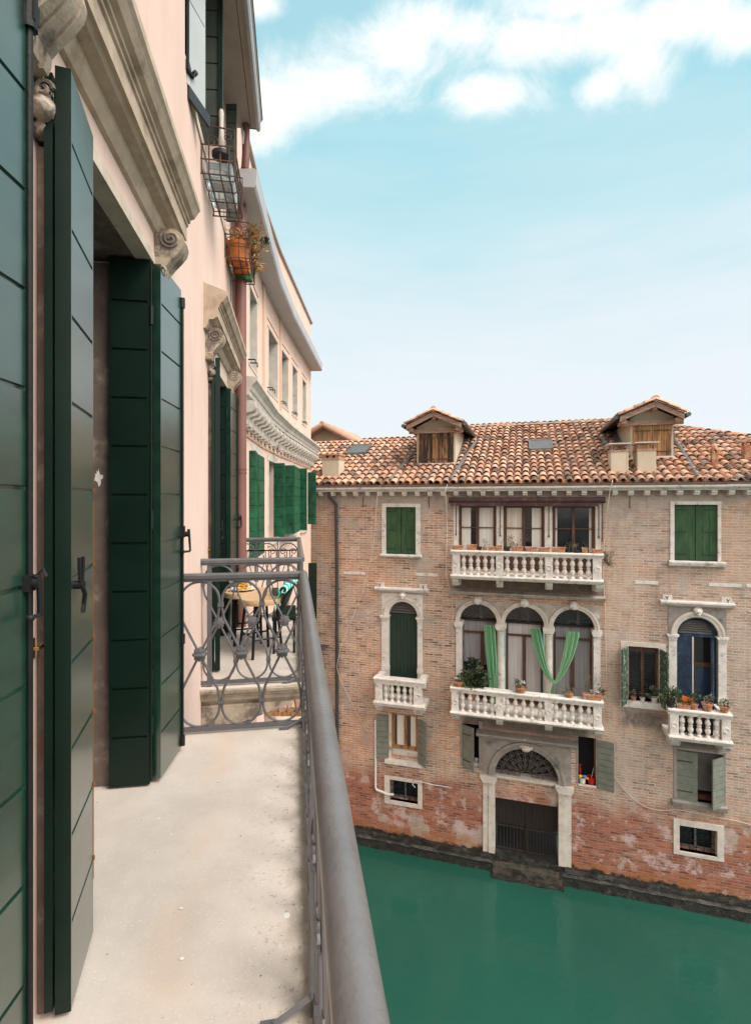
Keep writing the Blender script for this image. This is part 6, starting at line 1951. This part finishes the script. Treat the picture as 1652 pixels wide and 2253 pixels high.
LY, LZ = -.69, 4.912
pot('terracotta bowl of small leaves at the left end of the long lower balcony', 2.88, LY, LZ, .14, .12, plant=(110, (.16, .1, .09), .05, 'leaf_grey', 41))
t = pot('big leafy shrub in a terracotta pot left on the long lower balcony', 3.22, -.55, 4.60, .16, .3, plant=(520, (.27, .2, .24), .10, 'leaf', 42))
f_, cl = foliage(150, (.11, .1, .12), .10, 43); bmesh.ops.translate(f_.bm, verts=f_.bm.verts, vec=(.03, 0, .75)); f_.build('foliage', 'leaf_dark', t)
f_, cl = foliage(160, (.14, .12, .16), .13, 44); bmesh.ops.translate(f_.bm, verts=f_.bm.verts, vec=(.22, .02, .32)); f_.build('foliage', 'leaf_dark', t)
pot('terracotta bowl with white flowers in the middle of the long lower balcony', 4.40, LY, LZ, .14, .13, plant=(130, (.13, .1, .1), .05, 'leaf', 45))
t = thing('white_flower', 'white flowers on the middle bowl of the long lower balcony', 'flower', MF @ Vector((4.38, LY - .03, LZ + .2)), FA)
f_, cl = foliage(34, (.11, .06, .06), .035, 46); f_.build('petals', 'flower', t)
pot('small terracotta bowl of grey leaves right of the right column', 5.52, LY, LZ, .10, .10, plant=(110, (.16, .08, .08), .04, 'leaf_grey', 47))
pot('long terracotta trough with wiry stems at the right end of the lower balcony', 6.02, LY, LZ, box=(.42, .14), h=.12, name='planter', plant=(190, (.24, .1, .26), .03, 'leaf_dry', 48))
pot('green leafy pot on the right corner of the long lower balcony', 6.2, LY + .06, LZ, .08, .10, plant=(120, (.12, .1, .1), .05, 'leaf', 49))

RY, RZ_ = -.49, 4.852
pot('spilling green herb in a pot on the left of the small right balcony', 7.72, RY, RZ_, .10, .12, mname='black_pot', plant=(420, (.19, .14, .15), .06, 'leaf', 51))
pot('low terracotta trough of leaves beside the orange card', 7.98, RY, RZ_, box=(.30, .13), h=.10, name='planter', plant=(70, (.14, .06, .06), .05, 'leaf', 52))
pot('round terracotta pot with upright green sprig on the right balcony', 8.20, RY, RZ_, .085, .13, plant=(90, (.08, .07, .13), .06, 'leaf', 53))
pot('wide rimmed terracotta pot with pale stems on the right balcony', 8.46, RY, RZ_, .115, .17, plant=(80, (.12, .08, .12), .05, 'leaf_grey', 54))
pot('terracotta pot of grey leaves at the right end of the small right balcony', 8.80, RY, RZ_, .10, .13, plant=(120, (.13, .09, .1), .05, 'leaf_grey', 55))
g = G(); g.box(-.12, .12, -.01, .01, 0, .16, Matrix.Rotation(.25, 4, 'Y')); place(g, 'card', 'tilted orange card between the pots on the right balcony', 'card', 8.06, RY + .07, RZ_ + .08, 'orange_p', smooth=False)
for x_, z_, mt, lb in ((8.16, 4.62, 'orange_p', 'orange toy'), (8.36, 4.60, 'blue', 'dark blue toy'), (8.5, 4.60, 'red', 'red toy')):
    g = G(); g.ball((0, 0, .06), .06, 2, (1, .8, 1.1)); g.ball((0, 0, .14), .035, 2)
    place(g, 'toy', '%s behind the balusters of the small right balcony' % lb, 'toy', x_, -.30, 4.24 + .28, mt)
g = G(); g.box(7.95, 8.62, -.36, -.24, 4.245, 4.52); g.build('bench', 'door_wood', B4)
GY, GZ = -.02, 4.752
pot('small dark pot with drooping dry leaves on the green window sill', 7.03, GY, GZ, .07, .09, mname='terra', plant=(60, (.09, .06, .08), .05, 'leaf_dry', 61))
pot('small pale pot in the middle of the green window sill', 7.23, GY, GZ, .06, .09, mname='white_pot', plant=(14, (.06, .04, .06), .06, 'leaf_grey', 62))
pot('white pot with a spiky aloe on the green window sill', 7.48, GY - .02, GZ, .08, .13, mname='white_pot', plant=(34, (.10, .07, .12), .13, 'leaf_grey', 63))

# bucket, basin and cleaning things in the open window by the gate
g = G(); g.lathe([(.075, 0), (.085, .13), (.09, .135), (.08, .13), (.07, .02)], seg=18); place(g, 'bucket', 'pale grey bucket in the open window right of the water gate', 'bucket', 5.88, .08, 2.522, 'white_pot')
g = G(); g.lathe([(.085, 0), (.10, .16), (.105, .165), (.095, .155), (.08, .02)], seg=18); place(g, 'bucket', 'red bucket in the open window right of the water gate', 'bucket', 6.09, .10, 2.522, 'red')
g = G(); g.lathe([(.03, 0), (.032, .12), (.014, .17), (.012, .2), (.028, .21), (.02, .24)], seg=12); place(g, 'bottle', 'red spray bottle behind the pale bucket', 'bottle', 5.84, .2, 2.68, 'red')
g = G(); g.ball((0, 0, .03), .045, 2, (1, .9, .8), .06); place(g, 'sponge', 'yellow sponge on the rim of the pale bucket', 'sponge', 5.83, .05, 2.655, 'yellow')
g = G(); g.ball((0, 0, .025), .05, 2, (1.2, .8, .7), .08); place(g, 'cloth', 'blue cloth heaped on the pale bucket', 'cloth', 5.93, .07, 2.655, 'cyan')
g = G(); g.ball((0, 0, .025), .045, 2, (1.1, .8, .7), .08); place(g, 'cloth', 'orange cloth between the pale and red buckets', 'cloth', 5.99, .04, 2.63, 'orange_p')
g = G(); g.tube([(0, 0, 0), (.08, .05, .32)], .008, 6); place(g, 'brush', 'thin brush handle leaning in the red bucket', 'brush', 6.08, .12, 2.56, 'white_pot')
g = G(); g.box(-.07, .07, -.06, .06, 0, .1); place(g, 'box', 'small pale box in the dark window left of the water gate', 'box', 3.25, .12, 2.541, 'white_pot', smooth=False)
g = G(); g.ball((0, 0, .06), .065, 2, (1, .9, 1), .12); place(g, 'bag', 'grey plastic bag on the pale box left of the water gate', 'bag', 3.25, .12, 2.64, 'lace')

# ------------------------------------------------------------------ roof beyond, canopies
NH = thing('tiled_house', 'low tiled gable showing behind the far pink house, left of the palace roof', 'house', (1.3, 20.5, 0), R(-25.4))
g = G(); g.prism([(-1.2, 0), (1.2, 0), (1.2, 11.9), (0, 12.55), (-1.2, 11.9)], lambda p, t: (p[0], t, p[1]), 0, 4); g.build('wall', 'cream', NH)
g = G()
for s_ in (-1, 1): g.prism([(0, 12.60), (s_ * 1.65, 11.70), (s_ * 1.65, 11.62), (0, 12.52)], lambda p, t: (p[0], t, p[1]), -.5, 4)
g.build('eaves', 'old_wood', NH)
g = G()
for s_ in (-1, 1):
    yy = -.5
    while yy < 4:
        g.tube([(s_ * 1.7, yy, 11.70), (s_ * .05, yy, 12.60)], .10, 8); yy += .2
g.tube([(0, -.55, 12.65), (0, 4, 12.65)], .1, 8)
g.build('roof', 'tile', NH, smooth=True)

t = thing('tiled_canopy', 'small terracotta tiled canopy below the second balcony', 'canopy', (-.12, 9.1, 6.08), R(-10))
g = G()
for k in range(5): g.tube([(-.28 + .14 * k, -.35, -.02), (-.5 + .14 * k, .35, .25)], .075, 8)
g.build('tiles', 'tile', t, smooth=True)
g = G()
for k in range(3): g.tube([(-.25 + .25 * k, -.3, -.08), (-.45 + .5 * k, .4, .17)], .035, 4)
g.box(-.33, .33, -.36, -.30, -.12, -.05); g.build('rafters', 'orange_wood', t)
t = thing('wooden_bracket', 'orange wooden bracket frame on the brick wall beyond the handrail', 'bracket', MF @ Vector((-1.18, 0, 5.2)), FA)
g = G()
for k in range(3):
    x_ = -.16 + .16 * k
    g.tube([(x_, -.02, -.4), (x_, -.45, .2)], .03, 4); g.tube([(x_, -.02, .2), (x_, -.5, .2)], .025, 4)
g.build('struts', 'orange_wood', t)
g = G(); g.box(-.24, .24, -.55, -.01, .23, .26); g.build('top', 'pipe_dark', t)

# small leaves and grit lying on the balcony
for k, (x_, y_, lb) in enumerate(((-.42, 2.0, 'pale paint flake lying on the balcony floor, farther from us'), (-.37, 1.78, 'pale paint flake lying on the balcony floor, nearest us'))):
    g = G(); g.ball((0, 0, .002), .008, 1, (1, .7, .25), .25)
    tag(g.build('paint_flake', 'chalk', loc=(x_, y_, FL + .001)), lb, 'flake')
